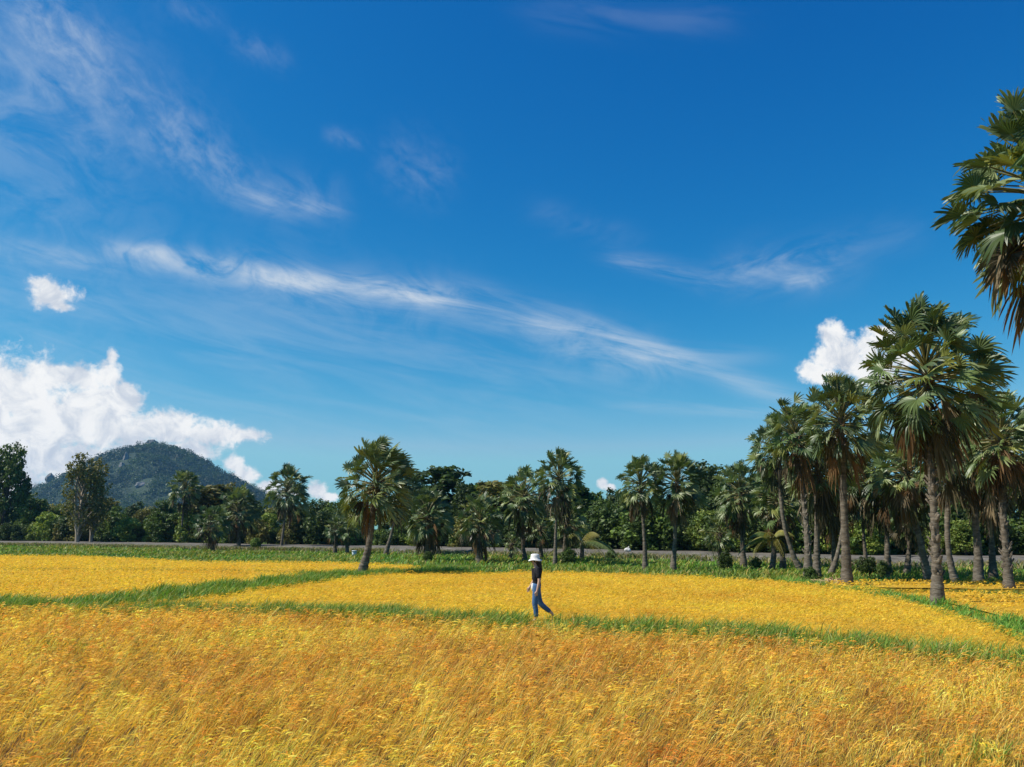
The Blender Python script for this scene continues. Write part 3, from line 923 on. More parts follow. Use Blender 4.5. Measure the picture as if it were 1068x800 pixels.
# (px centre, py top, kind, shade, extra distance, width factor)
BELT = [(-120, 490, 'round', 'dark', 24, 1), (-60, 480, 'spread', 'dark', 20, 1),
        (2, 468, 'round', 'dark', 14, .62), (30, 510, 'round', 'mid', 25, 1), (47, 520, 'round', 'olive', 28, 1),
        (66, 522, 'spread', 'mid', 30, 1), (107, 512, 'tall', 'olive', 24, 1.5), (120, 524, 'round', 'mid', 20, 1),
        (137, 520, 'round', 'dark', 26, 1), (152, 524, 'spread', 'olive', 22, 1), (172, 517, 'round', 'dark', 24, 1), (205, 515, 'round', 'dark', 26, 1),
        (222, 498, 'tall', 'olive', 18, 2.0), (236, 502, 'round', 'olive', 22, .9), (262, 520, 'round', 'dark', 20, 1), (280, 528, 'round', 'light', 16, 1),
        (312, 522, 'spread', 'dark', 20, 1), (330, 517, 'round', 'dark', 26, 1), (345, 520, 'round', 'mid', 22, 1), (365, 526, 'round', 'dark', 18, 1),
        (432, 496, 'tall', 'dark', 24, 1.7), (460, 486, 'tall', 'dark', 22, 2.0), (484, 498, 'round', 'dark', 18, .8), (492, 494, 'tall', 'mid', 26, 1.5),
        (510, 500, 'tall', 'dark', 22, 1.6), (524, 489, 'tall', 'olive', 20, 1.9), (560, 510, 'round', 'dark', 20, 1),
        (600, 494, 'tall', 'dark', 24, 1.6), (617, 503, 'tall', 'mid', 26, 1.4), (630, 512, 'round', 'mid', 20, 1), (646, 507, 'spread', 'dark', 22, .9),
        (660, 510, 'round', 'dark', 18, 1), (690, 515, 'spread', 'dark', 20, 1), (722, 498, 'round', 'dark', 24, .9), (741, 487, 'round', 'dark', 22, .9),
        (738, 525, 'round', 'light', 12, 1), (758, 500, 'round', 'dark', 20, 1), (790, 490, 'spread', 'dark', 22, .8), (815, 480, 'round', 'dark', 20, 1),
        (845, 490, 'spread', 'dark', 20, .9), (875, 488, 'round', 'dark', 26, .8), (900, 480, 'spread', 'dark', 24, .8), (930, 500, 'round', 'mid', 16, .9),
        (905, 532, 'round', 'light', 10, 1.1), (935, 525, 'spread', 'light', 12, 1), (960, 490, 'round', 'dark', 22, .9), (1000, 495, 'spread', 'dark', 18, .9),
        (1005, 535, 'round', 'light', 9, 1.1), (1030, 500, 'round', 'dark', 16, .9), (1060, 495, 'spread', 'dark', 20, .9), (1075, 540, 'round', 'mid', 10, 1.1),
        (1110, 500, 'round', 'dark', 14, .9), (1160, 490, 'spread', 'dark', 16, .9)]
r = np.random.default_rng(50)
T_NAMED = {2: 'tall dark leafy tree at the far left edge, taller than its neighbours', 222: 'olive brown tree rising between the slim palm and the hill foot',
           460: 'tall dark upright tree standing highest behind the short bushy palm', 741: 'dark round topped tree rising behind the small silvery palm',
           280: 'light green rounded tree tucked left of the twin palm by the road'}
for (px, py, kind, shade, ex, wf) in BELT:
    p = belt_point(px, ex)
    h = top_height(px, py + (0 if px in (2, 460, 741) else 10 if 425 < px < 640 else 6), p[1])
    lab = T_NAMED.get(px, '%s %s tree %s' % (SN[shade], KN[kind], sec(px)))
    put_tree('tree', lab, kind, shade, p, h, wf * 1.05, r, 'tree', None if px in T_NAMED else 'belt trees, %s %s, %s' % (SN[shade], kind, sec(px)))
# the feathery pale-stemmed tree before the hill
p = belt_point(82, 5)
put_tree('tree', 'tall feathery olive tree with pale trunk rising in front of the hill', 'wispy', 'olive', p, top_height(85, 473, p[1]), 1.0, r, 'tree')
p = belt_point(96, 8)
put_tree('tree', 'second feathery tree leaning close behind the tall pale trunked one', 'wispy', 'olive', p, top_height(100, 478, p[1]), .8, r, 'tree')
# undergrowth along the far side of the road
for i, px in enumerate(np.arange(-90, 1180, 12.5)):
    px = px + r.normal(0, 4)
    ex = r.uniform(10, 15)
    p = belt_point(px, ex)
    shade = ['dark', 'dark', 'mid', 'dark', 'olive', 'light'][r.integers(6)]
    h = r.uniform(1.8, 4.2) * (1.25 if px < 200 else 1)
    put_tree('shrub', '%s roadside shrub %s' % (SN[shade], sec(px)), 'bush', shade, p + np.array([0, 0, .4]), h, r.uniform(.8, 1.3), r, 'shrub',
             'roadside shrubs, %s, %s' % (SN[shade], sec(px)))
# single bushes on the near side
NEAR_BUSH = [(758, 592, 16, 'dark', 'dark rounded bush at the foot of the small silvery palm'),
             (266, 574, 12, 'mid', 'small bush standing right of the short palm below the hill'),
             (905, 600, 18, 'dark', 'dark bush in shade right of the smooth straight palm trunk'),
             (922, 601, 15, 'dark', 'low dark bush beside the shaded thin palm'),
             (637, 583, 9, 'mid', 'small thin bush on the verge right of the middle palm group'),
             (788, 594, 12, 'dark', 'low dark bush below the young coconut palm'),
             (846, 608, 16, 'mid', 'green weedy bush round the foot of the scaly trunk'),
             (592, 589, 16, 'dark', 'dark bush at the foot of the tallest middle palm'),
             (446, 586, 10, 'dark', 'small dark bush at the foot of the short bushy palm')]
for px, py, hp, shade, lab in NEAR_BUSH:
    p = G(px, py, 0)
    put_tree('shrub', lab, 'bush', shade, p, hp * p[1] / 850, .9, r, 'shrub')

# the wood behind, one mass
mb = MB()
for i in range(620):
    px = r.uniform(-260, 1350)
    ex = r.uniform(34, 60)
    k = (px - 534) / 850 / CP
    p = belt_point(px, ex) if i % 1 == 0 else None
    tp = np.interp(px, [-200, 0, 60, 180, 260, 420, 520, 640, 760, 900, 1100, 1300], [505, 510, 524, 524, 524, 520, 512, 516, 508, 500, 500, 500])
    h = top_height(px, tp + r.uniform(0, 8), p[1])
    z = h * r.uniform(.15, .88)
    leaves(mb, np.array([p[0], p[1], z]), h * .17 * r.uniform(.7, 1.2), 110, .28 * p[1] / 110, TG[['dark', 'dark', 'mid', 'olive'][r.integers(4)]], r, .8, .4)
tag(obj('woodland', mb.mesh('woodland', M['tree_leaf'])), 'dense dark wood closing the view behind the belt of trees', 'wood', kind='stuff')

# ------------------------------------------------------------------ hill
HY = 1500.0
ROCKS = []
prof_px = [(-80, 552), (-20, 535), (20, 520), (35, 511), (52, 502), (75, 493), (98, 480), (115, 472), (135, 468.5), (148, 464), (158, 462), (170, 465), (185, 469), (200, 474),
           (215, 482), (230, 493), (245, 500), (262, 508), (278, 517), (300, 529), (340, 545), (400, 553)]
hp = np.array([D(x, y, HY) for x, y in prof_px])
hp[:, 2] = np.maximum(hp[:, 2], -5)
PEAK = D(158, 462, HY)[0]
def hill_z(x, y):
    s = (y - HY) / 420.0
    fall = 1 - abs(s) ** 1.25
    xc = PEAK * y / HY
    p = np.interp(PEAK + (x - xc) * (1 + .5 * abs(s)), hp[:, 0], hp[:, 2])
    # spurs and gullies on the flank
    g = -abs(mnoise.noise((x * .006, y * .006, 2.2)) * 22 + mnoise.noise((x * .016, y * .016, 5.2)) * 9) * 1.5
    return p * max(fall, -.1) + g * min(1, abs(s) * 2.2) * max(0, min(1, p / 40))
xs = np.linspace(hp[0, 0] * 1.3, hp[-1, 0] + 200, 170)
ys = np.linspace(HY - 430, HY + 430, 70)
Vh = np.array([[x, y, hill_z(x, y)] for y in ys for x in xs])
nx = len(xs)
mb = MB()
mb.add(Vh, [(j * nx + i, j * nx + i + 1, (j + 1) * nx + i + 1, (j + 1) * nx + i) for j in range(len(ys) - 1) for i in range(nx - 1)])
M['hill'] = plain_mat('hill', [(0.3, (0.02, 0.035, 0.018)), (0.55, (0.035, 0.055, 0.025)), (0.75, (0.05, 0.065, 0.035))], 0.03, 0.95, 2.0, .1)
tag(obj('hill', mb.mesh('hill', M['hill'], True)), kind='structure')
# pale rock slabs on the flank
M['rock'] = plain_mat('rock', [(0.3, (0.13, 0.125, 0.115)), (0.7, (0.27, 0.26, 0.24))], .2, .95, .5, .8)
def boulder(lab, px, py, size, seed, Y=None):
    # find the hill surface on the sight line
    d = ray(px, py)
    hit = None
    if Y is None:
        for t in np.arange(1050, 1600, 2.0):
            q = np.array([0, 0, CAM_Z]) + d * t / d[1]
            if q[2] < hill_z(q[0], q[1]):
                hit = q; break
        if hit is None:
            hit = D(px, py, HY)
    else:
        hit = D(px, py, Y)
    ROCKS.append((hit[0], hit[1], size[0]))
    import bmesh
    bm = bmesh.new()
    bmesh.ops.create_icosphere(bm, subdivisions=3, radius=1)
    for v in bm.verts:
        n_ = 1 + .45 * mnoise.noise(v.co * 1.3 + Vector((seed, 0, 0))) + .15 * mnoise.noise(v.co * 4 + Vector((0, seed, 0)))
        v.co = Vector((v.co.x * size[0], v.co.y * size[0], v.co.z * size[1])) * n_
    me = bpy.data.meshes.new('rock')
    bm.to_mesh(me); bm.free()
    me.materials.append(M['rock'])
    o = obj('rock', me, None, tuple(hit))
    return tag(o, lab, 'rock')
boulder('narrow pale rock face high on the left slope of the hill', 131, 479, (4.5, 11), 1)
boulder('second pale rock streak just below the high rock face on the hill', 127, 486, (4.5, 7), 2)
boulder('grey boulder low in the middle of the hill slope', 147, 506, (8, 5), 3)
boulder('boulder perched on the left shoulder of the hill skyline', 52, 499, (7, 9), 4, HY)
boulder('rock knob on the very summit of the hill', 158, 462, (9, 6), 5, HY)

mb = MB()
for i in range(5200):
    y = r.uniform(HY - 400, HY + 60); x = PEAK * y / HY + r.uniform(hp[1, 0] - PEAK, hp[-2, 0] - PEAK)
    z = hill_z(x, y)
    if z < 3: continue
    cn = mnoise.noise((x * .012, y * .012, 8.0))
    pal = TG['mid'] if cn > .12 else TG['dark']
    s = r.uniform(3.5, 9.0) * (1.4 if r.random() < .12 else 1)
    if any(abs(x - bx) < bs * 2 and abs(y - by) < 26 + bs for bx, by, bs in ROCKS): continue
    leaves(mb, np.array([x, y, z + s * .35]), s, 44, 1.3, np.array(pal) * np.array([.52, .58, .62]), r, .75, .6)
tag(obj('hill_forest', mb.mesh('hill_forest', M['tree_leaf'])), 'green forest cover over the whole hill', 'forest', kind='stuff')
import bmesh
_bm = bmesh.new(); bmesh.ops.create_icosphere(_bm, subdivisions=3, radius=1)
ICO_V = np.array([v.co[:] for v in _bm.verts]); ICO_T = np.array([[v.index for v in f.verts] for f in _bm.faces]); _bm.free()
# ------------------------------------------------------------------ small things by the palms
# pale marker post left of the leaning palm
b = G(369.5, 580, 0)
mb = MB()
import itertools
def box(mb, c, s, col=(1, 1, 1), mat=0, taper=1.0):
    c = np.array(c, float); s = np.array(s, float) / 2
    V = [c + s * np.array([x * (taper if z > 0 else 1), y * (taper if z > 0 else 1), z]) for z in (-1, 1) for (x, y) in ((-1, -1), (1, -1), (1, 1), (-1, 1))]
    mb.add(V, [(0, 3, 2, 1), (4, 5, 6, 7), (0, 1, 5, 4), (1, 2, 6, 5), (2, 3, 7, 6), (3, 0, 4, 7)], None, col, mat)
box(mb, (0, 0, .22), (.38, .38, .48), taper=.93)
box(mb, (0, 0, .49), (.44, .44, .07), taper=.9)
M['concrete_pale'] = plain_mat('concrete_pale', [(.3, (.45, .50, .52)), (.7, (.62, .68, .70))], 6, .8)
tag(obj('marker_post', mb.mesh('marker_post', M['concrete_pale']), None, tuple(b)), 'short pale bluish marker block in the grass left of the leaning trunk', 'marker')
# bundle on the road
b = D(655, 574, 74)
M['white_cloth'] = plain_mat('white_cloth', [(.3, (.62, .60, .55)), (.7, (.80, .78, .74))], 8, .8, .02)
mb = MB()
P = ICO_V * np.array([.30, .22, .20])
f = np.array([mnoise.noise(Vector(p * 5)) for p in P])
mb.add(P * (1 + .3 * f[:, None]), None, ICO_T)
tube(mb, [(.03, 0, .14), (.06, 0, .24), (.1, 0, .28)], [.07, .035, .08], 8)
b[2] = max(b[2], .66)
tag(obj('sack', mb.mesh('sack', M['white_cloth'], True), None, tuple(b)), 'small white sack lying on the road slope left of the palm pair', 'sack')
# heap of straw and husks
b = G(866, 613, .2)
mb = MB()
rs = np.random.default_rng(9)
for i in range(160):
    a = rs.random() * 6.28; q = rs.random() ** .6 * .75
    c = np.array([math.cos(a) * q, math.sin(a) * q * .7, .28 * (1 - q) + .03])
    d = unit(np.array([rs.normal(), rs.normal(), rs.normal() * .35])) * rs.uniform(.1, .3)
    tube(mb, [c - d, c + d * .2 + np.array([0, 0, .04]), c + d], [.018, .04, .012], 5, rs.uniform(.7, 1.2) * np.array((.50, .36, .20)))
tag(obj('straw_heap', mb.mesh('straw_heap', M['dry_frond']), None, tuple(b)), 'low heap of pale dry husks and straw left of the smooth palm trunk', 'heap')

# ------------------------------------------------------------------ the walking person (faces left, -x)
def skin_mesh(name, verts, edges, radii, root, mat, sub=2):
    me = bpy.data.meshes.new(name)
    me.from_pydata([tuple(v) for v in verts], edges, [])
    o = bpy.data.objects.new(name, me); COL.objects.link(o)
    sk = o.modifiers.new('skin', 'SKIN')
    sk.use_smooth_shade = True
    for i, rd in enumerate(radii):
        e = me.skin_vertices[0].data[i]
        e.radius = (rd, rd) if np.isscalar(rd) else rd
        e.use_root = (i == root)
        e.use_loose = False
    ss = o.modifiers.new('sub', 'SUBSURF'); ss.levels = sub; ss.render_levels = sub
    dg = bpy.context.evaluated_depsgraph_get()
    new = bpy.data.meshes.new_from_object(o.evaluated_get(dg))
    bpy.data.objects.remove(o)
    new.name = name
    new.materials.clear()
    new.materials.append(mat)
    new.polygons.foreach_set('use_smooth', np.ones(len(new.polygons), bool))
    return new
M['skin'] = plain_mat('skin', [(.3, (.52, .31, .21)), (.7, (.60, .37, .26))], 5, .5)
M['black_cloth'] = plain_mat('black_cloth', [(.3, (.010, .010, .012)), (.7, (.022, .022, .026))], 12, .85, .01, 20)
M['jeans'] = plain_mat('jeans', [(.3, (.03, .085, .19)), (.7, (.085, .18, .34))], 6, .85, .006, 40)
M['hair'] = plain_mat('hair', [(.3, (.010, .008, .007)), (.7, (.03, .02, .016))], 20, .5)
M['hat'] = plain_mat('hat', [(.35, (.70, .66, .58)), (.6, (.84, .82, .78))], 9, .8, .01, 30)
M['sandal'] = plain_mat('sandal', [(.3, (.25, .10, .07)), (.7, (.36, .16, .11))], 9, .7)
pb = G(559, 650, .3)
person = empty('person', (pb[0], pb[1], .30))
tag(person, 'person in black top, blue jeans and white hat walking left along the green bank', 'person')
# joints, metres: x forward is -x in the world, y towards/away
J = {}
V, E, Rd = [], [], []
def node(name, p, rd, link=None):
    J[name] = len(V); V.append(np.array(p, float)); Rd.append(rd)
    if link is not None: E.append((J[link], J[name]))
node('pelvis', (0.02, 0, .86), (.13, .10))
node('belly', (0.02, 0, 1.00), (.115, .085), 'pelvis')
node('chest', (0.03, 0, 1.16), (.135, .10), 'belly')
node('upchest', (0.03, 0, 1.27), (.11, .09), 'chest')
node('neck', (0.01, 0, 1.35), .05, 'upchest')
node('jaw', (-.015, 0, 1.41), (.062, .068), 'neck')
node('head', (-.02, 0, 1.48), (.078, .088), 'jaw')
node('crown', (-.012, 0, 1.555), (.06, .07), 'head')
for s, nm in ((-1, 'l'), (1, 'r')):      # -y is the side to the camera
    node('hip' + nm, (.02, s * .085, .80), .092, 'pelvis')
node('kneel', (-.035, -.09, .46), .062, 'hipl')
node('calfl', (.0, -.09, .33), .055, 'kneel')
node('anklel', (-.005, -.09, .09), .036, 'calfl')
node('footl', (-.10, -.09, .04), .034, 'anklel')
node('toel', (-.19, -.09, .025), .026, 'footl')
node('kneer', (.10, .08, .47), .062, 'hipr')
node('calfr', (.22, .08, .36), .054, 'kneer')
node('ankler', (.40, .08, .22), .036, 'calfr')
node('footr', (.43, .08, .13), .033, 'ankler')
node('toer', (.40, .08, .05), .024, 'footr')
node('shl', (.04, -.15, 1.27), .058, 'upchest')
node('ell', (.085, -.20, 1.02), .042, 'shl')
node('wrl', (.03, -.215, .80), .026, 'ell')
node('pal', (.012, -.218, .735), (.022, .034), 'wrl')
node('shr', (.03, .15, 1.27), .058, 'upchest')
node('elr', (-.02, .21, 1.03), .042, 'shr')
node('wrr', (-.13, .20, .86), .026, 'elr')
node('par', (-.165, .197, .805), (.022, .034), 'wrr')
for hand, c, dr in (('l', V[J['pal']], np.array([-.15, -.02, -1.])), ('r', V[J['par']], np.array([-.35, 0, -1.]))):
    dr = unit(dr)
    for i, (off, ln) in enumerate(((-.026, .066), (-.009, .076), (.009, .072), (.026, .058))):
        a = c + np.array([off, 0, -.018])
        node('f%s%da' % (hand, i), a + dr * ln * .5, .0085, 'pa' + hand)
        node('f%s%db' % (hand, i), a + dr * ln + np.array([0, .012 if hand == 'l' else -.012, 0]), .0075, 'f%s%da' % (hand, i))
    node('t%sa' % hand, c + np.array([-.038, .006, .004]), .0105, 'pa' + hand)
    node('t%sb' % hand, c + np.array([-.048, .01, -.034]), .0085, 't%sa' % hand)
Rb = list(Rd)
for nm in ('pelvis', 'belly', 'chest', 'upchest', 'hipl', 'hipr', 'shl', 'shr'):
    q_ = Rd[J[nm]]
    Rb[J[nm]] = tuple(v_ * .78 for v_ in q_) if not np.isscalar(q_) else q_ * .82
body = skin_mesh('body', V, E, Rb, J['pelvis'], M['skin'])
# nose, eyes and mouth on the same body mesh
obj('body', body, person)
mb = MB()
tube(mb, [(-.100, 0, 1.485), (-.118, 0, 1.455), (-.100, 0, 1.447)], [.008, .014, .009], 7)
obj('nose', mb.mesh('nose', M['skin'], True), person)
mb = MB()
for s in (-1, 1):
    mb.add(np.array([-.096, s * .03, 1.485]) + ICO_V * np.array([.008, .013, .009]), None, ICO_T)
obj('eyes', mb.mesh('eyes', M['hair'], True), person)
mb = MB()
mb.add(np.array([-.082, 0, 1.415]) + ICO_V * np.array([.010, .022, .006]), None, ICO_T)
obj('mouth', mb.mesh('mouth', plain_mat('lips', [(.3, (.40, .14, .11)), (.7, (.45, .17, .13))], 5, .5), True), person)
for s in (-1, 1):
    mb = MB()
    mb.add(np.array([.0, s * .082, 1.47]) + ICO_V * np.array([.017, .009, .03]), None, ICO_T)
    obj('ear', mb.mesh('ear', M['skin'], True), person)
# clothes
def clothes(name, names, links, grow, mat, extra=None):
    vs, rd, ix = [], [], {}
    for nm in names:
        ix[nm] = len(vs)
        if extra and nm in extra:
            p, q = extra[nm]
        else:
            p, q = V[J[nm]], Rd[J[nm]]
        vs.append(p)
        rd.append(tuple(np.array(q if not np.isscalar(q) else (q, q)) + grow))
    return obj(name, skin_mesh(name, vs, [(ix[a], ix[b]) for a, b in links], rd, 0, mat), person)
top_ = clothes('black_top', ['chest', 'belly', 'hem', 'upchest', 'collar', 'shl', 'slv', 'shr', 'srv'],
        [('chest', 'belly'), ('belly', 'hem'), ('chest', 'upchest'), ('upchest', 'collar'), ('upchest', 'shl'), ('shl', 'slv'), ('upchest', 'shr'), ('shr', 'srv')],
        .016, M['black_cloth'], {'hem': (np.array([.05, 0, .79]), (.135, .105)), 'collar': (np.array([.015, 0, 1.33]), .05),
                                 'slv': (np.array([.08, -.195, 1.05]), .052), 'srv': (np.array([-.01, .205, 1.07]), .052)})
clothes('jeans', ['pelvis', 'waist', 'hipl', 'kneel', 'calfl', 'cuffl', 'hipr', 'kneer', 'calfr', 'cuffr'],
        [('pelvis', 'waist'), ('pelvis', 'hipl'), ('hipl', 'kneel'), ('kneel', 'calfl'), ('calfl', 'cuffl'), ('pelvis', 'hipr'), ('hipr', 'kneer'), ('kneer', 'calfr'), ('calfr', 'cuffr')],
        .012, M['jeans'], {'waist': (np.array([.02, 0, 1.0]), (.115, .085)), 'cuffl': (np.array([.0, -.09, .13]), .048), 'cuffr': (np.array([.36, .08, .255]), .045)})
# white shirt tail hanging at the front of the waist
mb = MB()
P = ICO_V * np.array([.045, .09, .10]); mb.add(P + np.array([-.075, -.02, .85]), None, ICO_T)
obj('white_shirt_tail', mb.mesh('white_shirt_tail', M['white_cloth'], True), person)
# hair to the shoulders
mb = MB()
mb.add(ICO_V * np.array([.095, .092, .10]) + np.array([.012, 0, 1.50]), None, ICO_T)
tube(mb, smooth_path([(.03, 0, 1.50), (.07, 0, 1.42), (.085, 0, 1.33), (.09, 0, 1.24), (.09, 0, 1.17)], 9), [.085, .085, .08, .078, .075, .07, .06, .045, .02], 12, jit=.15, r=rs)
obj('hair', mb.mesh('hair', M['hair'], True), person)
# hat: crown and drooping brim
mb = MB()
prof = [(.001, 1.655), (.06, 1.655), (.095, 1.64), (.105, 1.59), (.112, 1.53), (.135, 1.518), (.160, 1.498), (.162, 1.492), (.135, 1.510), (.106, 1.522), (.09, 1.58)]
ns = 32
V_ = []
for q, z in prof:
    for k in range(ns):
        a = k / ns * 2 * PI
        wob = .012 * math.sin(a * 3 + 1) * (q > .15)
        V_.append((q * math.cos(a) * 1.05 - .012, q * math.sin(a) * .95, z + wob - .01))
Q = [(i * ns + k, i * ns + (k + 1) % ns, (i + 1) * ns + (k + 1) % ns, (i + 1) * ns + k) for i in range(len(prof) - 1) for k in range(ns)]
mb.add(V_, Q)
obj('hat', mb.mesh('hat', M['hat'], True), person)
for s, (h_, t_) in ((-1, ((.02, -.09, .012), (-.20, -.09, .006))), (1, ((.452, .08, .16), (.405, .08, .018)))):
    mb = MB()
    h_, t_ = np.array(h_), np.array(t_)
    tube(mb, smooth_path([h_, (h_ + t_) / 2 + np.array([.012, 0, -.004]) * (s > 0), t_], 6), [.03, .036, .038, .04, .04, .03], 8)
    o = obj('sandal', mb.mesh('sandal', M['sandal'], True), person)
person.scale = (.97, .97, .97)

# ------------------------------------------------------------------ haze
HAZE = True
if HAZE:
    mb = MB()
    x0_, x1_, y0_, y1_, z0_, z1_ = -1400, 1400, -60, 1980, -12, 160
    V_ = [(x, y, z) for z in (z0_, z1_) for (x, y) in ((x0_, y0_), (x1_, y0_), (x1_, y1_), (x0_, y1_))]
    mb.add(V_, [(0, 3, 2, 1), (4, 5, 6, 7), (0, 1, 5, 4), (1, 2, 6, 5), (2, 3, 7, 6), (3, 0, 4, 7)])
    m, nt, N, L = new_mat('haze')
    o_ = N.new('ShaderNodeOutputMaterial')
    pv = N.new('ShaderNodeVolumePrincipled')
    pv.inputs['Color'].default_value = (.24, .58, 1.0, 1)
    pv.inputs['Density'].default_value = 0.00010
    pv.inputs['Anisotropy'].default_value = 0.2
    L.new(pv.outputs[0], o_.inputs['Volume'])
    tag(obj('haze', mb.mesh('haze', m)), 'thin bluish air between the field and the hill', 'haze', kind='stuff')

# ------------------------------------------------------------------ sky and sun
SUN_AZ, SUN_EL = R(-98), R(48)         # azimuth from +y towards +x
sun_dir = Vector((math.sin(SUN_AZ) * math.cos(SUN_EL), math.cos(SUN_AZ) * math.cos(SUN_EL), math.sin(SUN_EL)))
ld = bpy.data.lights.new('sun', 'SUN')
ld.energy = 5.0
ld.angle = R(.5)
ld.color = (1.0, .94, .84)
sun = bpy.data.objects.new('sun', ld)
COL.objects.link(sun)
sun.rotation_euler = sun_dir.to_track_quat('Z', 'Y').to_euler()

w = bpy.data.worlds.new('World')
scene.world = w
w.use_nodes = True
nt = w.node_tree
N, L = nt.nodes, nt.links
N.clear()
wo = N.new('ShaderNodeOutputWorld'); bg = N.new('ShaderNodeBackground')
L.new(bg.outputs[0], wo.inputs[0])
sky = N.new('ShaderNodeTexSky')
sky.sky_type = 'NISHITA'
sky.sun_disc = False
sky.sun_elevation = SUN_EL
sky.sun_rotation = SUN_AZ
sky.altitude = 0
sky.air_density = 1.0
sky.dust_density = 0.25
sky.ozone_density = 3.0
def mth(op, a, b=None, c=None, clamp=False):
    n = N.new('ShaderNodeMath'); n.operation = op; n.use_clamp = clamp
    for s, v in zip(n.inputs, (a, b, c)):
        if v is None: continue
        if isinstance(v, (int, float)): s.default_value = v
        else: L.new(v, s)
    return n.outputs[0]
gam = N.new('ShaderNodeGamma'); gam.inputs[1].default_value = 1.0
hsv = N.new('ShaderNodeHueSaturation'); hsv.inputs['Saturation'].default_value = 1.3; hsv.inputs['Hue'].default_value = .5
gam = hsv = None
N.remove(N['Gamma']); N.remove(N['Hue/Saturation/Value']) if 'Hue/Saturation/Value' in N else None
sc_ = N.new('ShaderNodeSeparateColor'); L.new(sky.outputs[0], sc_.inputs[0])
STR = 0.11
def chan(o, k, p):
    return mth('MULTIPLY', mth('POWER', mth('MULTIPLY', o, STR), p), k / STR)
cc_ = N.new('ShaderNodeCombineColor')
L.new(mth('MINIMUM', chan(sc_.outputs[0], 6.2, 3.3), .27 / STR), cc_.inputs[0]); L.new(mth('MINIMUM', chan(sc_.outputs[1], 1.18, 1.3), .60 / STR), cc_.inputs[1]); L.new(chan(sc_.outputs[2], .975, .75), cc_.inputs[2])
SKYC = cc_.outputs[0]
tc = N.new('ShaderNodeTexCoord')
sp = N.new('ShaderNodeSeparateXYZ'); L.new(tc.outputs['Generated'], sp.inputs[0])
AZ = mth('ARCTAN2', sp.outputs[0], sp.outputs[1])
EL = mth('ARCSINE', sp.outputs[2])
def azel(px, py):
    d = unit(ray(px, py))
    return math.atan2(d[0], d[1]), math.asin(d[2])
def wnoise(sx, sy, ang, detail=8, rough=.62, dist=.6, seed=0.0):
    ca, sa = math.cos(ang), math.sin(ang)
    u = mth('ADD', mth('MULTIPLY', AZ, ca * sx), mth('MULTIPLY', EL, sa * sx))
    v = mth('ADD', mth('MULTIPLY', AZ, -sa * sy), mth('MULTIPLY', EL, ca * sy))
    cb = N.new('ShaderNodeCombineXYZ'); L.new(u, cb.inputs[0]); L.new(v, cb.inputs[1]); cb.inputs[2].default_value = seed
    n = N.new('ShaderNodeTexNoise'); n.inputs['Scale'].default_value = 1.0; n.inputs['Detail'].default_value = detail
    n.inputs['Roughness'].default_value = rough; n.inputs['Distortion'].default_value = dist
    L.new(cb.outputs[0], n.inputs['Vector'])
    return n.outputs[0]
def smooth(x, a, b):
    mr = N.new('ShaderNodeMapRange'); mr.interpolation_type = 'SMOOTHSTEP'
    mr.inputs[1].default_value = a; mr.inputs[2].default_value = b
    L.new(x, mr.inputs[0])
    return mr.outputs[0]
nA = smooth(wnoise(5, 34, R(-11), seed=1.0), .34, .72)      # long streaks
nB = smooth(wnoise(34, 52, R(-35), detail=8, rough=.62, seed=4.0, dist=.3), .30, .80)     # mottled ripples
nC = smooth(wnoise(11, 18, R(-12), seed=7.0, dist=1.5), .30, .66)    # broad breakup
nD = smooth(wnoise(9, 26, R(10), seed=9.0), .34, .7)
# (px0, py0) - (px1, py1), half width px, strength, texture
STREAKS = [((140, 264), (300, 292), 12, .50, nC), ((-260, 230), (140, 330), 190, .13, nC), ((-260, 100), (60, 120), 120, .08, nC), ((-20, 10), (200, 150), 44, .24, nB), ((0, 60), (140, 130), 60, .16, nC), ((170, 130), (265, 200), 26, .30, nB), ((235, 200), (350, 218), 12, .50, nA),
           ((270, 205), (355, 212), 26, .18, nC), ((400, 160), (470, 190), 30, .16, nB), ((340, 140), (380, 148), 8, .2, nB), ((20, 0), (110, 60), 22, .3, nB),
           ((180, 272), (330, 300), 12, .62, nA), ((300, 288), (478, 314), 14, .75, nA), ((370, 300), (470, 308), 10, .55, nC), ((180, 280), (470, 320), 34, .20, nC),
           ((-40, 262), (170, 272), 15, .36, nA), ((110, 262), (180, 262), 7, .3, nC), ((470, 312), (650, 360), 22, .42, nA), ((560, 345), (700, 385), 26, .34, nC),
           ((640, 350), (830, 418), 11, .50, nA), ((640, 365), (790, 372), 10, .28, nA), ((650, 424), (820, 430), 7, .40, nA), ((560, 335), (700, 372), 14, .30, nA),
           ((300, 330), (640, 400), 40, .16, nA), ((640, 270), (750, 292), 10, .42, nA), ((740, 293), (870, 262), 14, .38, nD), ((820, 294), (862, 292), 10, .42, nC),
           ((750, 285), (890, 275), 26, .18, nD), ((880, 255), (960, 240), 16, .10, nD), ((560, 10), (760, 18), 16, .10, nA), ((240, 40), (300, 65), 12, .16, nB),
           ((170, 6), (230, 20), 10, .14, nB), ((-40, 300), (330, 360), 40, .20, nA), ((100, 400), (560, 440), 50, .14, nA), ((560, 220), (660, 250), 14, .10, nD)]
tot = None
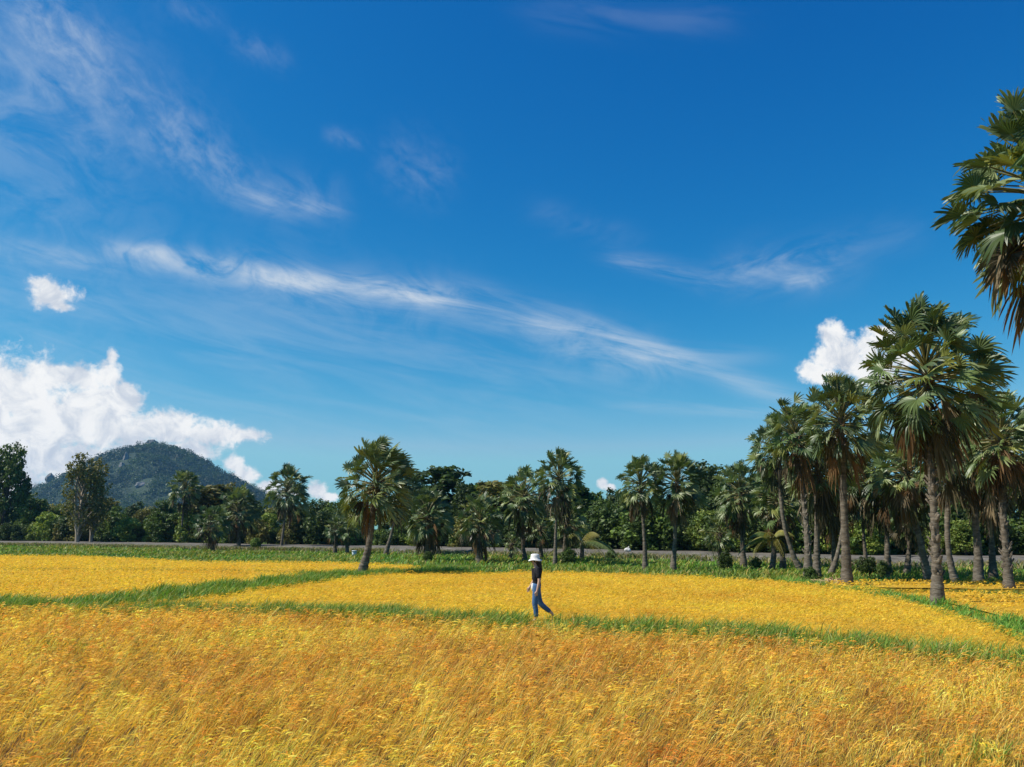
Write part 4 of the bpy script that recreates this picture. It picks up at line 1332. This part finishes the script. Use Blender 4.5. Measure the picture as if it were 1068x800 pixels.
for p0, p1, hw, st, tx in STREAKS:
    a0, e0 = azel(*p0); a1, e1 = azel(*p1)
    ca_, ce = (a0 + a1) / 2, (e0 + e1) / 2
    hl = math.hypot(a1 - a0, e1 - e0) / 2
    an = math.atan2(e1 - e0, a1 - a0)
    dx = mth('SUBTRACT', AZ, ca_); dy = mth('SUBTRACT', EL, ce)
    u = mth('ADD', mth('MULTIPLY', dx, math.cos(an)), mth('MULTIPLY', dy, math.sin(an)))
    v = mth('ADD', mth('MULTIPLY', dx, -math.sin(an)), mth('MULTIPLY', dy, math.cos(an)))
    u2 = mth('POWER', mth('MULTIPLY', mth('ABSOLUTE', u), 1 / (hl * 1.08)), 4)
    v2 = mth('POWER', mth('MULTIPLY', v, 850 / hw / 850 * 850 / 1.0 / 850 * 850), 2) if False else mth('POWER', mth('ABSOLUTE', mth('MULTIPLY', v, 900 / hw)), 2)
    g = mth('EXPONENT', mth('MULTIPLY', mth('ADD', u2, v2), -1))
    t_ = mth('MULTIPLY', mth('MULTIPLY', g, st), tx)
    tot = t_ if tot is None else mth('ADD', tot, t_)
tot = mth('MINIMUM', mth('MULTIPLY', tot, .78), .8)
mixn = N.new('ShaderNodeMix'); mixn.data_type = 'RGBA'
L.new(tot, mixn.inputs[0]); L.new(SKYC, mixn.inputs[6])
mixn.inputs[7].default_value = (6.4, 7.0, 7.6, 1)
# heaped clouds: soft unions of puffs, frayed by noise
cbv = N.new('ShaderNodeCombineXYZ'); L.new(AZ, cbv.inputs[0]); L.new(EL, cbv.inputs[1])
def vnoise(scale, detail, rough, dist=0.0, seed=0.0):
    n = N.new('ShaderNodeTexNoise'); n.inputs['Scale'].default_value = scale; n.inputs['Detail'].default_value = detail
    n.inputs['Roughness'].default_value = rough; n.inputs['Distortion'].default_value = dist
    ad = N.new('ShaderNodeVectorMath'); ad.operation = 'ADD'; ad.inputs[1].default_value = (seed, seed * 1.7, seed * .3)
    L.new(cbv.outputs[0], ad.inputs[0]); L.new(ad.outputs[0], n.inputs['Vector'])
    return n
edge1 = vnoise(38, 9, .62, .3, 3.0).outputs[0]
puffs = vnoise(26, 8, .58, .8, 11.0).outputs[0]
CUM = [ # px, py, rx, ry
 (40, 440, 75, 62), (-30, 430, 90, 70), (0, 396, 46, 24), (50, 396, 44, 22), (88, 396, 34, 20), (112, 392, 16, 18), (117, 372, 7, 9), (100, 425, 44, 36), (130, 418, 24, 22),
 (80, 480, 60, 44), (10, 490, 50, 40), (140, 455, 40, 30), (175, 450, 42, 22), (215, 453, 40, 15), (250, 454, 34, 9), (190, 470, 40, 16), (135, 480, 50, 30),
 (243, 484, 11, 11), (255, 497, 20, 12), (280, 508, 20, 9), (300, 514, 16, 6), (330, 511, 12, 9), (345, 518, 14, 5),
 (54, 306, 27, 18), (44, 296, 19, 9), (62, 319, 18, 7),
 (869, 352, 16, 19), (866, 372, 22, 20), (848, 386, 17, 14), (884, 372, 28, 26), (862, 394, 24, 10), (905, 362, 22, 20), (924, 352, 16, 14), (915, 385, 30, 24), (938, 368, 20, 20),
 (628, 504, 7, 6), (636, 508, 7, 4), (600, 510, 8, 4)]
CUM += [(20, 420, 60, 40), (70, 440, 50, 50), (110, 450, 50, 40), (-10, 460, 60, 50), (30, 470, 60, 40)]
F = None
for x_, y_, rx, ry in CUM:
    a_, e_ = azel(x_, y_)
    a2, _e = azel(x_ + rx, y_); _a, e2 = azel(x_, y_ - ry)
    sb = N.new('ShaderNodeVectorMath'); sb.operation = 'MULTIPLY_ADD'
    ka, ke = 1 / (a2 - a_), 1 / (e2 - e_)
    L.new(cbv.outputs[0], sb.inputs[0]); sb.inputs[1].default_value = (ka, ke, 0); sb.inputs[2].default_value = (-a_ * ka, -e_ * ke, 0)
    ln2 = N.new('ShaderNodeVectorMath'); ln2.operation = 'LENGTH'; L.new(sb.outputs[0], ln2.inputs[0])
    f_ = mth('SUBTRACT', 1.0, ln2.outputs['Value'])
    if F is None: F = f_
    else:
        n = N.new('ShaderNodeMath'); n.operation = 'SMOOTH_MAX'; L.new(F, n.inputs[0]); L.new(f_, n.inputs[1]); n.inputs[2].default_value = .12; F = n.outputs[0]
edge2 = vnoise(150, 5, .6, .4, 23.0).outputs[0]
dens = mth('ADD', mth('ADD', F, mth('MULTIPLY', mth('SUBTRACT', edge1, .5), 1.9)), mth('MULTIPLY', mth('SUBTRACT', edge2, .5), .7))
calpha = smooth(dens, -.18, .52)
thick = smooth(mth('ADD', mth('MULTIPLY', puffs, 1.0), mth('MULTIPLY', edge1, .35)), .50, .80)  # noise that paints sunlit white and shaded grey into the clouds
cm_ = N.new('ShaderNodeMix'); cm_.data_type = 'RGBA'; L.new(thick, cm_.inputs[0])
cm_.inputs[6].default_value = (5.7, 6.2, 7.0, 1); cm_.inputs[7].default_value = (9.4, 9.3, 9.1, 1)
mix2 = N.new('ShaderNodeMix'); mix2.data_type = 'RGBA'
L.new(mth('MULTIPLY', calpha, .97), mix2.inputs[0]); L.new(mixn.outputs[2], mix2.inputs[6]); L.new(cm_.outputs[2], mix2.inputs[7])
L.new(mix2.outputs[2], bg.inputs[0])
bg.inputs[1].default_value = 0.093

# ------------------------------------------------------------------ view
vs = scene.view_settings
vs.view_transform = 'Standard'
vs.look = 'None'
vs.exposure = 0.2
vs.gamma = 1.0
vs.use_curve_mapping = False
scene.cycles.max_bounces = 6
scene.cycles.transparent_max_bounces = 24
scene.cycles.volume_bounces = 0
